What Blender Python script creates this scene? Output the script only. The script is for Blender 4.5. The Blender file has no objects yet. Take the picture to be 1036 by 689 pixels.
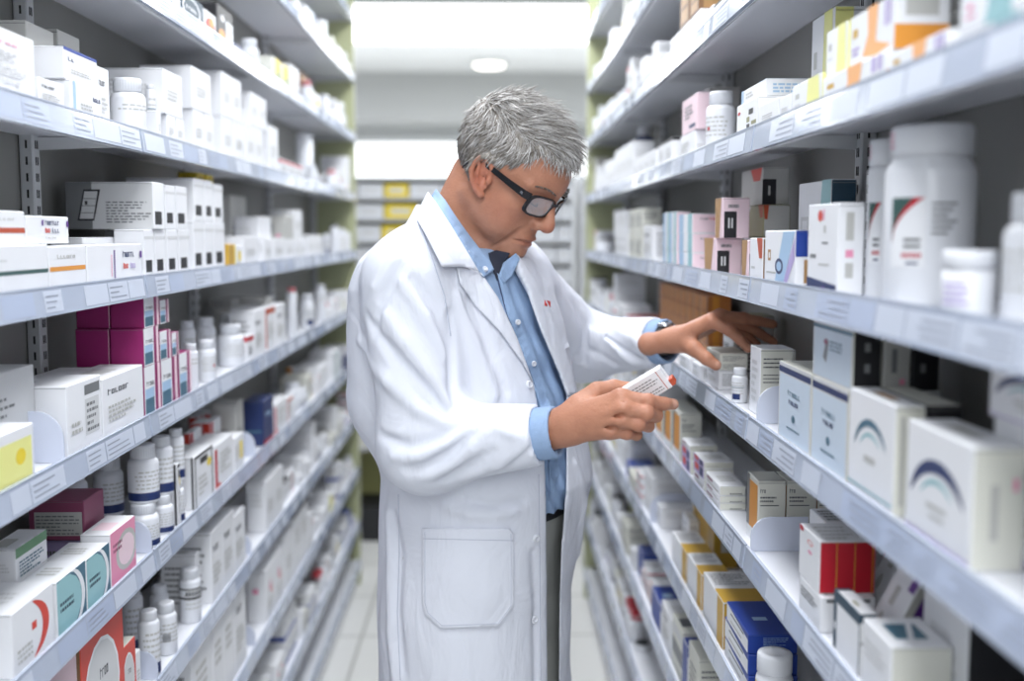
import bpy, bmesh, math, random
import numpy as np
from mathutils import Vector, Matrix
from mathutils.bvhtree import BVHTree
PI = math.pi
SC = bpy.context.scene
COL = SC.collection
rng = random.Random(7)

# ---------------------------------------------------------------- camera
FPX, CXP, CYP = 1100.0, 518.0, 344.5
EYE = 1.5
PITCH = math.atan(108.5 / FPX); YAW = math.atan(20 / FPX)
FW = Vector((math.sin(YAW) * math.cos(PITCH), math.cos(YAW) * math.cos(PITCH), -math.sin(PITCH)))
RT = Vector((math.cos(YAW), -math.sin(YAW), 0))
UP = RT.cross(FW)

def at_depth(px, py, Y):
    """world point on the sight line of a photo pixel at distance Y down the aisle"""
    d = FW + RT * ((px - CXP) / FPX) + UP * ((CYP - py) / FPX)
    d = d * (Y / d.y)
    return Vector((d.x, d.y, EYE + d.z))
def y_from_px(px, X, z):
    k = (px - CXP) / FPX; dz = z - EYE
    return (k * (FW.x * X + FW.z * dz) - (RT.x * X + RT.z * dz)) / (RT.y - k * FW.y)
def z_from_py(py, X, Y):
    k = (CYP - py) / FPX
    return EYE + (k * (FW.x * X + FW.y * Y) - (UP.x * X + UP.y * Y)) / (UP.z - k * FW.z)
def to_px(p):
    d = Vector(p) - Vector((0, 0, EYE)); w = d.dot(FW)
    return CXP + FPX * d.dot(RT) / w, CYP - FPX * d.dot(UP) / w

cam_d = bpy.data.cameras.new('camera'); cam = bpy.data.objects.new('camera', cam_d); COL.objects.link(cam)
cam.location = (0, 0, EYE); cam.rotation_euler = (PI / 2 - PITCH, 0, -YAW)
cam_d.sensor_width = 36; cam_d.lens = 36 * FPX / 1036; cam_d.clip_start = .02
cam_d.dof.use_dof = True; cam_d.dof.focus_distance = 1.62; cam_d.dof.aperture_fstop = 2.1
SC.camera = cam

# ---------------------------------------------------------------- materials
def lin(c): return tuple((v / 12.92 if v <= .04045 else ((v + .055) / 1.055) ** 2.4) for v in c)
_mats = {}
def mat(name, rgb, rough=.5, metal=0, spec=.5, emit=0, noise=0, nscale=30, bump=0, bscale=200, trans=0, sss=0, coat=0):
    if name in _mats: return _mats[name]
    m = bpy.data.materials.new(name); m.use_nodes = True; nt = m.node_tree; b = nt.nodes['Principled BSDF']
    c = lin([v / 255 for v in rgb]) + (1,)
    b.inputs['Base Color'].default_value = c; b.inputs['Roughness'].default_value = rough
    b.inputs['Metallic'].default_value = metal; b.inputs['Specular IOR Level'].default_value = spec
    if coat: b.inputs['Coat Weight'].default_value = coat
    if emit: b.inputs['Emission Color'].default_value = c; b.inputs['Emission Strength'].default_value = emit
    if trans: b.inputs['Transmission Weight'].default_value = trans
    if sss:
        b.inputs['Subsurface Weight'].default_value = sss; b.inputs['Subsurface Radius'].default_value = (.01, .004, .002); b.inputs['Subsurface Scale'].default_value = .5
    tc = nt.nodes.new('ShaderNodeTexCoord')
    if noise:
        n = nt.nodes.new('ShaderNodeTexNoise'); n.inputs['Scale'].default_value = nscale; n.inputs['Detail'].default_value = 5
        mx = nt.nodes.new('ShaderNodeMix'); mx.data_type = 'RGBA'
        mx.inputs[6].default_value = tuple(v * (1 - noise) for v in c[:3]) + (1,); mx.inputs[7].default_value = tuple(min(1, v * (1 + noise)) for v in c[:3]) + (1,)
        nt.links.new(tc.outputs['Object'], n.inputs['Vector']); nt.links.new(n.outputs['Fac'], mx.inputs[0]); nt.links.new(mx.outputs[2], b.inputs['Base Color'])
    if bump:
        n2 = nt.nodes.new('ShaderNodeTexNoise'); n2.inputs['Scale'].default_value = bscale; n2.inputs['Detail'].default_value = 4
        bp = nt.nodes.new('ShaderNodeBump'); bp.inputs['Strength'].default_value = bump; bp.inputs['Distance'].default_value = .002
        nt.links.new(tc.outputs['Object'], n2.inputs['Vector']); nt.links.new(n2.outputs['Fac'], bp.inputs['Height']); nt.links.new(bp.outputs[0], b.inputs['Normal'])
    _mats[name] = m
    return m

PAL = dict(white=(236, 237, 240), cream=(222, 222, 212), grey=(190, 190, 186), lgrey=(212, 213, 214), dgrey=(120, 122, 124), ink=(88, 90, 96),
    black=(30, 30, 34), navy=(36, 52, 100), blue=(30, 62, 150), sky=(168, 198, 226), paleblue=(204, 217, 230), teal=(70, 110, 130), dteal=(38, 66, 84), lteal=(150, 195, 200), red=(190, 30, 48), coral=(214, 70, 56),
    orange=(224, 150, 60), lorange=(244, 176, 110), yellow=(240, 214, 60), lyellow=(238, 236, 150), gold=(206, 164, 60), brown=(130, 96, 66), tan=(176, 136, 90), olive=(150, 148, 110),
    magenta=(150, 34, 104), pink=(232, 150, 180), lpink=(240, 214, 222), purple=(96, 50, 140), lav=(184, 168, 214), maroon=(140, 70, 100), green=(90, 140, 100), dgreen=(60, 92, 88), rust=(186, 80, 50), amber2=(192, 118, 58))
def pm(n):
    return mat('carton_' + n, PAL[n], rough=.42, noise=.035, nscale=18) if n in PAL else _mats[n]

# ---------------------------------------------------------------- mesh builder
class MB:
    """collects faces with named materials and links them as ONE mesh object"""
    def __init__(s): s.v = []; s.f = []; s.m = []; s.names = []; s.sm = []
    def mi(s, name):
        if name not in s.names: s.names.append(name)
        return s.names.index(name)
    def face(s, pts, m, smooth=False):
        i = len(s.v); s.v += [tuple(p) for p in pts]; s.f.append(tuple(range(i, i + len(pts)))); s.m.append(s.mi(m)); s.sm.append(smooth)
    def mesh(s, vs, fs, m, smooth=False):
        i = len(s.v); s.v += [tuple(p) for p in vs]
        for f in fs: s.f.append(tuple(i + k for k in f)); s.m.append(s.mi(m)); s.sm.append(smooth)
    def box(s, x0, x1, y0, y1, z0, z1, m, b=0, mf=None):
        """chamfered box; mf maps '-x','+x','-y','+y','-z','+z' to a material"""
        mf = mf or {}
        if b <= 0:
            c = [(x, y, z) for x in (x0, x1) for y in (y0, y1) for z in (z0, z1)]
            for key, q in (('-x', (0, 1, 3, 2)), ('+x', (4, 6, 7, 5)), ('-y', (0, 4, 5, 1)), ('+y', (2, 3, 7, 6)), ('-z', (0, 2, 6, 4)), ('+z', (1, 5, 7, 3))):
                s.face([c[k] for k in q], mf.get(key, m))
            return
        lo, hi = (x0, y0, z0), (x1, y1, z1); ids = {}; base = len(s.v)
        for ax in range(3):
            for sg in (0, 1):
                for a in (0, 1):
                    for d in (0, 1):
                        p = [0, 0, 0]; o = [k for k in range(3) if k != ax]
                        p[ax] = hi[ax] if sg else lo[ax]
                        p[o[0]] = hi[o[0]] - b if a else lo[o[0]] + b
                        p[o[1]] = hi[o[1]] - b if d else lo[o[1]] + b
                        ids[(ax, sg, a, d)] = len(s.v); s.v.append(tuple(p))
        def add(q, mm): s.f.append(tuple(q)); s.m.append(s.mi(mm)); s.sm.append(False)
        for ax, nm in enumerate('xyz'):
            for sg in (0, 1):
                q = [ids[(ax, sg, 0, 0)], ids[(ax, sg, 1, 0)], ids[(ax, sg, 1, 1)], ids[(ax, sg, 0, 1)]]
                flip = (ax == 1) ^ (sg == 0)
                add(q[::-1] if flip else q, mf.get(('+' if sg else '-') + nm, m))
        # edges
        for sx in (0, 1):
            for sy in (0, 1): add([ids[(0, sx, sy, 0)], ids[(0, sx, sy, 1)], ids[(1, sy, sx, 1)], ids[(1, sy, sx, 0)]], m)
            for sz in (0, 1): add([ids[(0, sx, 0, sz)], ids[(0, sx, 1, sz)], ids[(2, sz, sx, 1)], ids[(2, sz, sx, 0)]], m)
        for sy in (0, 1):
            for sz in (0, 1): add([ids[(1, sy, 0, sz)], ids[(1, sy, 1, sz)], ids[(2, sz, 1, sy)], ids[(2, sz, 0, sy)]], m)
        for sx in (0, 1):
            for sy in (0, 1):
                for sz in (0, 1): add([ids[(0, sx, sy, sz)], ids[(1, sy, sx, sz)], ids[(2, sz, sx, sy)]], m)
    def lathe(s, prof, m, n=28, cx=0, cy=0, mseg=None, smooth=True):
        """prof: list of (r, z)"""
        base = len(s.v)
        for r, z in prof:
            for k in range(n):
                a = 2 * PI * k / n; s.v.append((cx + r * math.cos(a), cy + r * math.sin(a), z))
        for j in range(len(prof) - 1):
            mm = mseg[j] if mseg else m
            for k in range(n):
                k2 = (k + 1) % n
                s.f.append((base + j * n + k, base + j * n + k2, base + (j + 1) * n + k2, base + (j + 1) * n + k)); s.m.append(s.mi(mm)); s.sm.append(smooth)
        for j in (0, len(prof) - 1):
            if prof[j][0] > 1e-5:
                q = [base + j * n + k for k in range(n)]
                s.f.append(tuple(q if j else q[::-1])); s.m.append(s.mi((mseg[0 if j == 0 else -1]) if mseg else m)); s.sm.append(False)
    def tube(s, pts, rad, m, n=8, smooth=True, cap=True):
        pts = [Vector(p) for p in pts]; base = len(s.v); L = len(pts); ref = None
        for i, p in enumerate(pts):
            t = (pts[min(i + 1, L - 1)] - pts[max(i - 1, 0)]).normalized()
            if ref is None: ref = t.orthogonal().normalized()
            ref = (ref - t * ref.dot(t)).normalized(); b = t.cross(ref)
            r = rad[i] if isinstance(rad, (list, tuple)) else rad
            for k in range(n):
                a = 2 * PI * k / n; s.v.append(tuple(p + ref * (r * math.cos(a)) + b * (r * math.sin(a))))
        for i in range(L - 1):
            for k in range(n):
                k2 = (k + 1) % n
                s.f.append((base + i * n + k, base + i * n + k2, base + (i + 1) * n + k2, base + (i + 1) * n + k)); s.m.append(s.mi(m)); s.sm.append(smooth)
        if cap:
            s.f.append(tuple(base + k for k in range(n))[::-1]); s.m.append(s.mi(m)); s.sm.append(False)
            s.f.append(tuple(base + (L - 1) * n + k for k in range(n))); s.m.append(s.mi(m)); s.sm.append(False)
    def data(s, name, fix=True):
        me = bpy.data.meshes.new(name); me.from_pydata(s.v, [], s.f)
        for n in s.names: me.materials.append(pm(n) if n in PAL else _mats[n])
        me.polygons.foreach_set('material_index', s.m); me.polygons.foreach_set('use_smooth', s.sm)
        me.update()
        if fix:
            bm = bmesh.new(); bm.from_mesh(me); bmesh.ops.recalc_face_normals(bm, faces=bm.faces); bm.to_mesh(me); bm.free()
        return me
    def build(s, name, parent=None, loc=None, fix=True):
        o = bpy.data.objects.new(name, s.data(name, fix)); COL.objects.link(o)
        if parent: o.parent = parent
        if loc: o.location = loc
        return o
def empty(name, loc=(0, 0, 0), parent=None):
    o = bpy.data.objects.new(name, None); COL.objects.link(o); o.location = loc; o.empty_display_size = .05
    if parent: o.parent = parent
    return o
def tag(o, label=None, cat=None, group=None, kind=None):
    for k, v in (('label', label), ('category', cat), ('group', group), ('kind', kind)):
        if v: o[k] = v
    return o
# ---------------------------------------------------------------- the room
mat('metal_white', (222, 224, 226), rough=.35, spec=.5)
mat('shelf_white', (232, 234, 240), rough=.3)
mat('back_grey', (138, 138, 134), rough=.6)
mat('upright_grey', (206, 208, 210), rough=.35)
mat('slot_dark', (45, 45, 46), rough=.8)
mat('end_olive', (176, 180, 142), rough=.5)
mat('strip_plastic', (184, 193, 211), rough=.14, spec=.6, coat=.3)
mat('label_paper', (200, 207, 221), rough=.35)
mat('label_blue', (180, 191, 214), rough=.2, spec=.6)
mat('label_ink', (150, 157, 172), rough=.4)
mat('wall_paint', (226, 228, 230), rough=.8)
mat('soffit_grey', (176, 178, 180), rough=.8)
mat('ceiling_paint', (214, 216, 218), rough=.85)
mat('light_panel', (255, 255, 255), rough=.5, emit=5)
mat('wall_glow', (250, 253, 255), rough=.5, emit=3)
mat('lamp_glow', (255, 250, 240), rough=.5, emit=6)
mat('divider_plastic', (206, 212, 228), rough=.18, spec=.6)
mat('cabinet_olive', (150, 150, 96), rough=.6)
mat('cabinet_dark', (34, 35, 38), rough=.6)

def tile_mat():
    m = bpy.data.materials.new('floor_tiles'); m.use_nodes = True; nt = m.node_tree; b = nt.nodes['Principled BSDF']
    tc = nt.nodes.new('ShaderNodeTexCoord'); mp = nt.nodes.new('ShaderNodeMapping'); mp.inputs['Location'].default_value = (.04, .1, 0)
    br = nt.nodes.new('ShaderNodeTexBrick'); br.offset = 0; br.inputs['Scale'].default_value = 1; br.inputs['Brick Width'].default_value = .45; br.inputs['Row Height'].default_value = .45
    br.inputs['Mortar Size'].default_value = .006; br.inputs['Color1'].default_value = lin((.90, .90, .885)) + (1,); br.inputs['Color2'].default_value = lin((.89, .89, .88)) + (1,)
    br.inputs['Mortar'].default_value = lin((.70, .70, .68)) + (1,)
    nt.links.new(tc.outputs['Object'], mp.inputs[0]); nt.links.new(mp.outputs[0], br.inputs['Vector']); nt.links.new(br.outputs['Color'], b.inputs['Base Color'])
    b.inputs['Roughness'].default_value = .32
    _mats['floor_tiles'] = m
tile_mat()
def struct(o): o['kind'] = 'structure'; return o
f = MB(); f.box(-4, 4, -2.2, 10.2, -.1, 0, 'floor_tiles'); struct(f.build('floor'))
H = 2.8
f = MB(); f.box(-4, 4, -2.2, 10.2, H, H + .1, 'ceiling_paint'); struct(f.build('ceiling'))
f = MB(); f.box(-4, 4, 10.0, 10.2, 0, H, 'wall_paint'); struct(f.build('wall_back'))
f = MB(); f.box(-4.1, -4, -2.2, 10.2, 0, H, 'wall_paint'); struct(f.build('wall_left'))
f = MB(); f.box(4, 4.1, -2.2, 10.2, 0, H, 'wall_paint'); struct(f.build('wall_right'))
# dropped beam under the ceiling
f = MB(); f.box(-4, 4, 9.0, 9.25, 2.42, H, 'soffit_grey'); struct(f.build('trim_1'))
# luminous ceiling bands across the room
for k, (y0, y1) in enumerate([(6.1, 7.35)]):
    t = empty('ceiling_light', (0, (y0 + y1) / 2, H - .02)); tag(t, 'long bright white ceiling light band beyond the far shelf ends', 'light')
    g = MB(); g.box(-3.9, 3.9, y0, y1, H - .05, H - .03, 'light_panel'); o = g.build('diffuser'); o.parent = t; o.location = -t.location
    g = MB()
    for a, b_ in ((y0 - .04, y0), (y1, y1 + .04)): g.box(-3.94, 3.94, a, b_, H - .06, H - .001, 'metal_white')
    o = g.build('light_frame'); o.parent = t; o.location = -t.location
t = empty('wall_light', (0, 9.9, 2.1)); tag(t, 'glowing white light box across the back wall above the shelving', 'light')
g = MB(); g.box(-3.9, 3.9, 9.86, 9.90, 1.80, 2.30, 'wall_glow'); o = g.build('diffuser', t); o.location = -t.location
g = MB(); g.box(-3.95, 3.95, 9.88, 9.999, 1.74, 1.80, 'metal_white'); g.box(-3.95, 3.95, 9.88, 9.999, 2.30, 2.36, 'metal_white'); o = g.build('light_frame', t); o.location = -t.location
t = empty('downlight', (-.02, 8.4, H)); tag(t, 'round white ceiling downlight seen just behind the man\'s hair', 'light')
g = MB(); g.lathe([(.12, H - .03), (.14, H - .03), (.14, H - .001)], 'metal_white', cx=-.02, cy=8.4); o = g.build('light_trim', t); o.location = -t.location
g = MB(); g.lathe([(.118, H - .032), (.10, H - .05), (.001, H - .055)], 'lamp_glow', cx=-.02, cy=8.4); o = g.build('lamp', t); o.location = -t.location

def area(name, loc, rot, sx, sy, e, col=(1, 1, 1)):
    l = bpy.data.lights.new(name, 'AREA'); l.shape = 'RECTANGLE'; l.size = sx; l.size_y = sy; l.energy = e; l.color = col
    o = bpy.data.objects.new(name, l); COL.objects.link(o); o.location = loc; o.rotation_euler = rot
    return o
COOL = (.93, .96, 1.0)
# aisle ceiling fixtures (real luminaires over the aisle, above the frame) and their light
for k, yy in enumerate((.2, 1.9, 3.7)):
    t = empty('ceiling_light', (0, yy, H)); tag(t, ['ceiling light fixture over the near end of the aisle', 'ceiling light fixture over the man', 'ceiling light fixture over the far end of the aisle'][k], 'light')
    g = MB(); g.box(-.34, .34, -.62, .62, -.06, -.001, 'metal_white', b=.004); g.build('light_housing', t)
    g = MB(); g.box(-.31, .31, -.59, .59, -.066, -.061, 'light_panel'); g.build('diffuser', t)
    area('aisle_lamp', (0, yy, H - .08), (0, 0, 0), .5, 1.1, 40, COOL)
area('front_fill', (.0, -1.4, 2.35), (math.radians(62), 0, 0), 1.8, 1.0, 75, COOL)  # unseen fill added behind the camera for the coat and shelf fronts
area('far_lamp', (0, 7.0, H - .1), (0, 0, 0), 4, 1.2, 170, COOL)
area('ceiling_fill', (0, 7.6, 1.9), (PI, 0, 0), 5, 1.6, 38, COOL)  # upward fill added to brighten the far ceiling, no fixture there
area('cross_aisle_lamp', (0, 4.9, H - .1), (0, 0, 0), 3, .3, 30, COOL)
w = bpy.data.worlds.new('world'); SC.world = w; w.use_nodes = True
w.node_tree.nodes['Background'].inputs[0].default_value = (.90, .95, 1, 1); w.node_tree.nodes['Background'].inputs[1].default_value = 1.15

# ---------------------------------------------------------------- shelving units
FRONT = {-1: .57, 1: .38}; DEPTH = {-1: .18, 1: .165}
LEV = {-1: [.857, .615, .373, .131, -.105, -.335, -.565, -.79, -1.02, -1.25, -1.42],
       1: [.76, .545, .335, .1175, -.10, -.304, -.50, -.73, -.955, -1.18, -1.40]}
SEAM = {-1: [.85, 1.786, 2.722, 3.658, 4.56], 1: [.647, 1.577, 2.507, 3.437, 4.36]}
FH = .036
def top_z(s, l): return EYE + LEV[s][l] + FH - .0075
ORD = ['first', 'second', 'third', 'fourth', 'fifth', 'sixth', 'seventh', 'eighth', 'ninth', 'tenth', 'eleventh', 'twelfth', 'thirteenth', 'fourteenth', 'fifteenth', 'sixteenth', 'seventeenth', 'eighteenth', 'nineteenth', 'twentieth']
SIDE = {-1: 'left', 1: 'right'}; BAY = ['nearest', 'second', 'third', 'farthest']
lr = random.Random(3)
for s in (-1, 1):
    fr = FRONT[s]; bk = fr + DEPTH[s]
    X = lambda a, b: (min(s * a, s * b), max(s * a, s * b))
    for k in range(4):
        y0, y1 = SEAM[s][k], SEAM[s][k + 1]
        u = empty('shelving_unit', (s * fr, (y0 + y1) / 2, 0)); O = -u.location
        tag(u, f'{BAY[k]} bay of white metal shelving along the {SIDE[s]} side of the aisle', 'shelving', 'white metal shelving bays')
        def P(g, name, par=u):
            o = g.build(name, par)
            if par is u: o.location = O
            return o
        g = MB(); a, b_ = X(bk + .001, bk + .012); g.box(a, b_, y0, y1, .06, 2.62, 'back_grey'); P(g, 'back_panel')
        for yy in ([y0] if k == 0 else []) + [y1]:
            g = MB(); a, b_ = X(bk - .022, bk); w_ = .014
            yc = min(yy, y1 - w_)
            g.box(a, b_, yc - w_, yc + w_, .02, 2.60, 'upright_grey', b=.002)
            xf = s * (bk - .0225)
            z = .1
            while z < 2.55:
                for dx in (-.0035, .0035): g.box(xf - .0004, xf + .0004, yc + dx * 1 - .0012, yc + dx + .0012, z, z + .013, 'slot_dark')
                yf = yc - w_ - .0003
                g.box(s * (bk - .012) - .0016, s * (bk - .012) + .0016, yf - .0003, yf + .0003, z, z + .013, 'slot_dark')
                z += .026
            P(g, 'upright')
        g = MB(); a, b_ = X(fr + .012, bk); g.box(a, b_, y0 + .002, y1 - .002, .0, .085, 'shelf_white'); P(g, 'plinth')
        if k == 3:
            g = MB(); a, b_ = X(fr - .004, bk + .012); g.box(a, b_, y1, y1 + .022, 0, 2.62, 'end_olive', b=.001, mf={('-x' if s > 0 else '+x'): 'metal_white', '+y': 'metal_white'}); P(g, 'end_panel')
        if k == 0:
            g = MB(); a, b_ = X(fr + .004, bk + .012); g.box(a, b_, y0 - .02, y0 - .001, 0, 2.62, 'metal_white'); P(g, 'end_panel')
        for l, zb in enumerate(LEV[s]):
            zb += EYE; zt = zb + FH
            g = MB(); a, b_ = X(fr + .001, bk - .0005)
            g.box(a, b_, y0 + .0015, y1 - .0015, zt - .012, zt - .008, 'shelf_white')
            a, b_ = X(fr + .0005, fr + .004); g.box(a, b_, y0 + .0015, y1 - .0015, zb + .002, zt - .008, 'shelf_white')
            a, b_ = X(fr + .006, fr + .016); g.box(a, b_, y0 + .0015, y1 - .0015, zb + .002, zb + .005, 'shelf_white')
            sh = P(g, 'shelf')
            # sloping plastic label holder with paper labels slipped in
            g = MB(); e = .004; x_t = s * (fr - .003); x_b = s * (fr - .0075); ya, yb = y0 + e, y1 - e
            g.mesh([(x_t, ya, zt), (x_t, yb, zt), (x_b, yb, zb), (x_b, ya, zb), (s * (fr), ya, zt), (s * (fr), yb, zt), (s * (fr), yb, zb), (s * (fr), ya, zb)],
                   [(0, 1, 2, 3), (4, 7, 6, 5), (0, 4, 5, 1), (3, 2, 6, 7), (0, 3, 7, 4), (1, 5, 6, 2)], 'strip_plastic')
            def q(y_a, y_b, v0, v1, m, off):
                pts = []
                for yy, v in ((y_a, v0), (y_b, v0), (y_b, v1), (y_a, v1)):
                    zz = zb + (zt - zb) * v; xx = x_b + (x_t - x_b) * v - s * off; pts.append((xx, yy, zz))
                g.face(pts, m)
            yy = ya + lr.uniform(.0, .05)
            while yy < yb - .05:
                wl = lr.uniform(.05, .12)
                q(yy, min(yy + wl, yb - .002), .12, .88, 'label_paper' if lr.random() < .7 else 'label_blue', .0004)
                if lr.random() < .5:
                    for r_ in range(3):
                        v = .66 - r_ * .2; a0 = yy + .006; b0 = yy + .006 + (wl - .014) * lr.uniform(.5, 1)
                        q(a0, min(b0, yb - .003), v, v + .055, 'label_ink', .0008)
                yy += wl + lr.choice([.003, .004, .03, .08])
            g.box(min(x_t, s * fr) - .0008, max(x_t, s * fr) + .0008, ya, yb, zt - .001, zt + .0012, 'strip_plastic')
            P(g, 'label_strip', sh)
            for yc in ([y0 + .006] if k else []) + [y1 - .006]:
                g = MB()
                pts = [(s * (fr + .012), zt - .014), (s * (bk - .002), zt - .014), (s * (bk - .002), zt - .034), (s * (fr + .012), zt - .028)]
                vs = [(x, yc - .0015, z) for x, z in pts] + [(x, yc + .0015, z) for x, z in pts]
                g.mesh(vs, [(0, 1, 2, 3), (7, 6, 5, 4), (0, 4, 5, 1), (1, 5, 6, 2), (2, 6, 7, 3), (3, 7, 4, 0)], 'metal_white')
                P(g, 'bracket', sh)

# ---------------------------------------------------------------- shelving across the far end
def back_unit(x0, x1, Y, label, levels, olive):
    u = empty('back_shelving', ((x0 + x1) / 2, Y, 0)); O = -u.location
    tag(u, label, 'shelving')
    g = MB(); g.box(x0, x1, Y + .30, Y + .32, 0, 1.76, 'cabinet_olive' if olive else 'wall_paint'); g.build('back_panel', u).location = O
    for xx in (x0, x1 - .02):
        g = MB(); g.box(xx, xx + .02, Y, Y + .30, 0, 1.78, 'metal_white', b=.002); g.build('side_panel', u).location = O
    for z in levels:
        g = MB(); g.box(x0 + .02, x1 - .02, Y, Y + .30, z, z + .014, 'soffit_grey'); g.build('shelf', u).location = O
    g = MB(); g.box(x0 + .02, x1 - .02, Y + .01, Y + .29, .0, .17, 'cabinet_dark'); g.build('plinth', u).location = O
    return u
BU = []
low = [.45, .72]
YB = 5.2
upl = [.95, 1.13, 1.25, 1.35, 1.45, 1.555, 1.655, 1.75]
back_unit(-1.2, -.03, YB, 'far white shelving of small drawers and yellow boxes, left of the man', low + upl, True)
back_unit(.0, .40, YB, 'far white shelving seen just right of the man\'s glasses', low + upl, True)
back_unit(.42, 1.4, YB, 'far shelving half hidden by the right-hand shelf end', low + upl, True)

vs_ = SC.view_settings; vs_.view_transform = 'Standard'; vs_.look = 'None'; vs_.gamma = 1; vs_.use_curve_mapping = False; vs_.exposure = -1.05
SC.display_settings.display_device = 'sRGB'
from collections import defaultdict
# ---------------------------------------------------------------- cartons, bottles and jars
for n_ in PAL: pm(n_)
mat('bottle_white', (228, 230, 235), rough=.28, spec=.5, sss=.0)
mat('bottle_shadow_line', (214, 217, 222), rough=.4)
def text_lines(u0, v0, u1, v1, n, c, seed=0, fill=.55):
    r = random.Random(seed * 31 + n); out = []; h = (v1 - v0) / n
    for i in range(n):
        v = v1 - (i + 1) * h; w_ = (u1 - u0) * (1 if i % 4 != 3 else .6) * r.uniform(.75, 1); u = u0
        while u < u0 + w_ - .01:
            ww = min(r.uniform(.04, .14) * max(.6, (u1 - u0)), u0 + w_ - u); out.append(('r', u, v, u + ww, v + h * fill, c)); u += ww + .02
    return out
def word(u, v, w_, h, c, n=5, seed=1):
    """a printed word, drawn as a row of small letter strokes"""
    r = random.Random(seed); out = []; cw = w_ / n
    for i in range(n):
        a = u + i * cw; k = r.randrange(4)
        out.append(('r', a, v, a + cw * .28, v + h * (1.25 if i == 0 else 1), c))
        if k != 0: out.append(('r', a, v + h * .8, a + cw * .78, v + h, c))
        if k != 1: out.append(('r', a, v, a + cw * .78, v + h * .2, c))
        if k > 1: out.append(('r', a + cw * .5, v, a + cw * .78, v + h, c))
    return out
def arc(cu, cv, r0, r1, a0, a1, c, asp=1.0): return ('a', cu, cv, r0, r1, a0, a1, c, asp)

def paint(g, face, marks, W, D, Hh, s):
    """draw print marks on a carton face. F: towards the aisle, S: towards the near end, T: the lid"""
    def pt(u, v, off):
        if face == 'F':
            y = (W / 2 - u * W) if s > 0 else (-W / 2 + u * W)
            return (-s * (D / 2 + off), y, v * Hh)
        if face == 'S': return (-D / 2 + u * D, -W / 2 - off, v * Hh)
        if face == 'T':
            return (-D / 2 + u * D, -W / 2 + v * W, Hh + off)
    off = .00025
    for mk in marks:
        off += .00002
        if mk[0] == 'r':
            _, u0, v0, u1, v1, c = mk
            u0, u1, v0, v1 = max(u0, .004), min(u1, .996), max(v0, .004), min(v1, .996)
            if u1 <= u0 or v1 <= v0: continue
            g.face([pt(u0, v0, off), pt(u1, v0, off), pt(u1, v1, off), pt(u0, v1, off)], c)
        elif mk[0] == 'p':
            g.face([pt(u, v, off) for u, v in mk[1]], mk[2])
        elif mk[0] == 'a':
            _, cu, cv, r0, r1, a0, a1, c, asp = mk; n = 14; vs = []; fs = []
            for i in range(n + 1):
                t = i / n; a = math.radians(a0 + (a1 - a0) * t); th = math.sin(PI * min(1, max(0, t))) ** .6
                ri = r1 - (r1 - r0) * max(th, .08)
                for r in (ri, r1): vs.append(pt(min(max(cu + r * math.cos(a), .004), .996), min(max(cv + r * asp * math.sin(a), .004), .996), off))
            for i in range(n): fs.append((2 * i, 2 * i + 1, 2 * i + 3, 2 * i + 2))
            g.mesh(vs, fs, c)
        elif mk[0] == 'c':
            _, cu, cv, r, c, asp = mk
            g.face([pt(min(max(cu + r * math.cos(a * PI / 8), .004), .996), min(max(cv + r * asp * math.sin(a * PI / 8), .004), .996), off) for a in range(16)], c)

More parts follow.
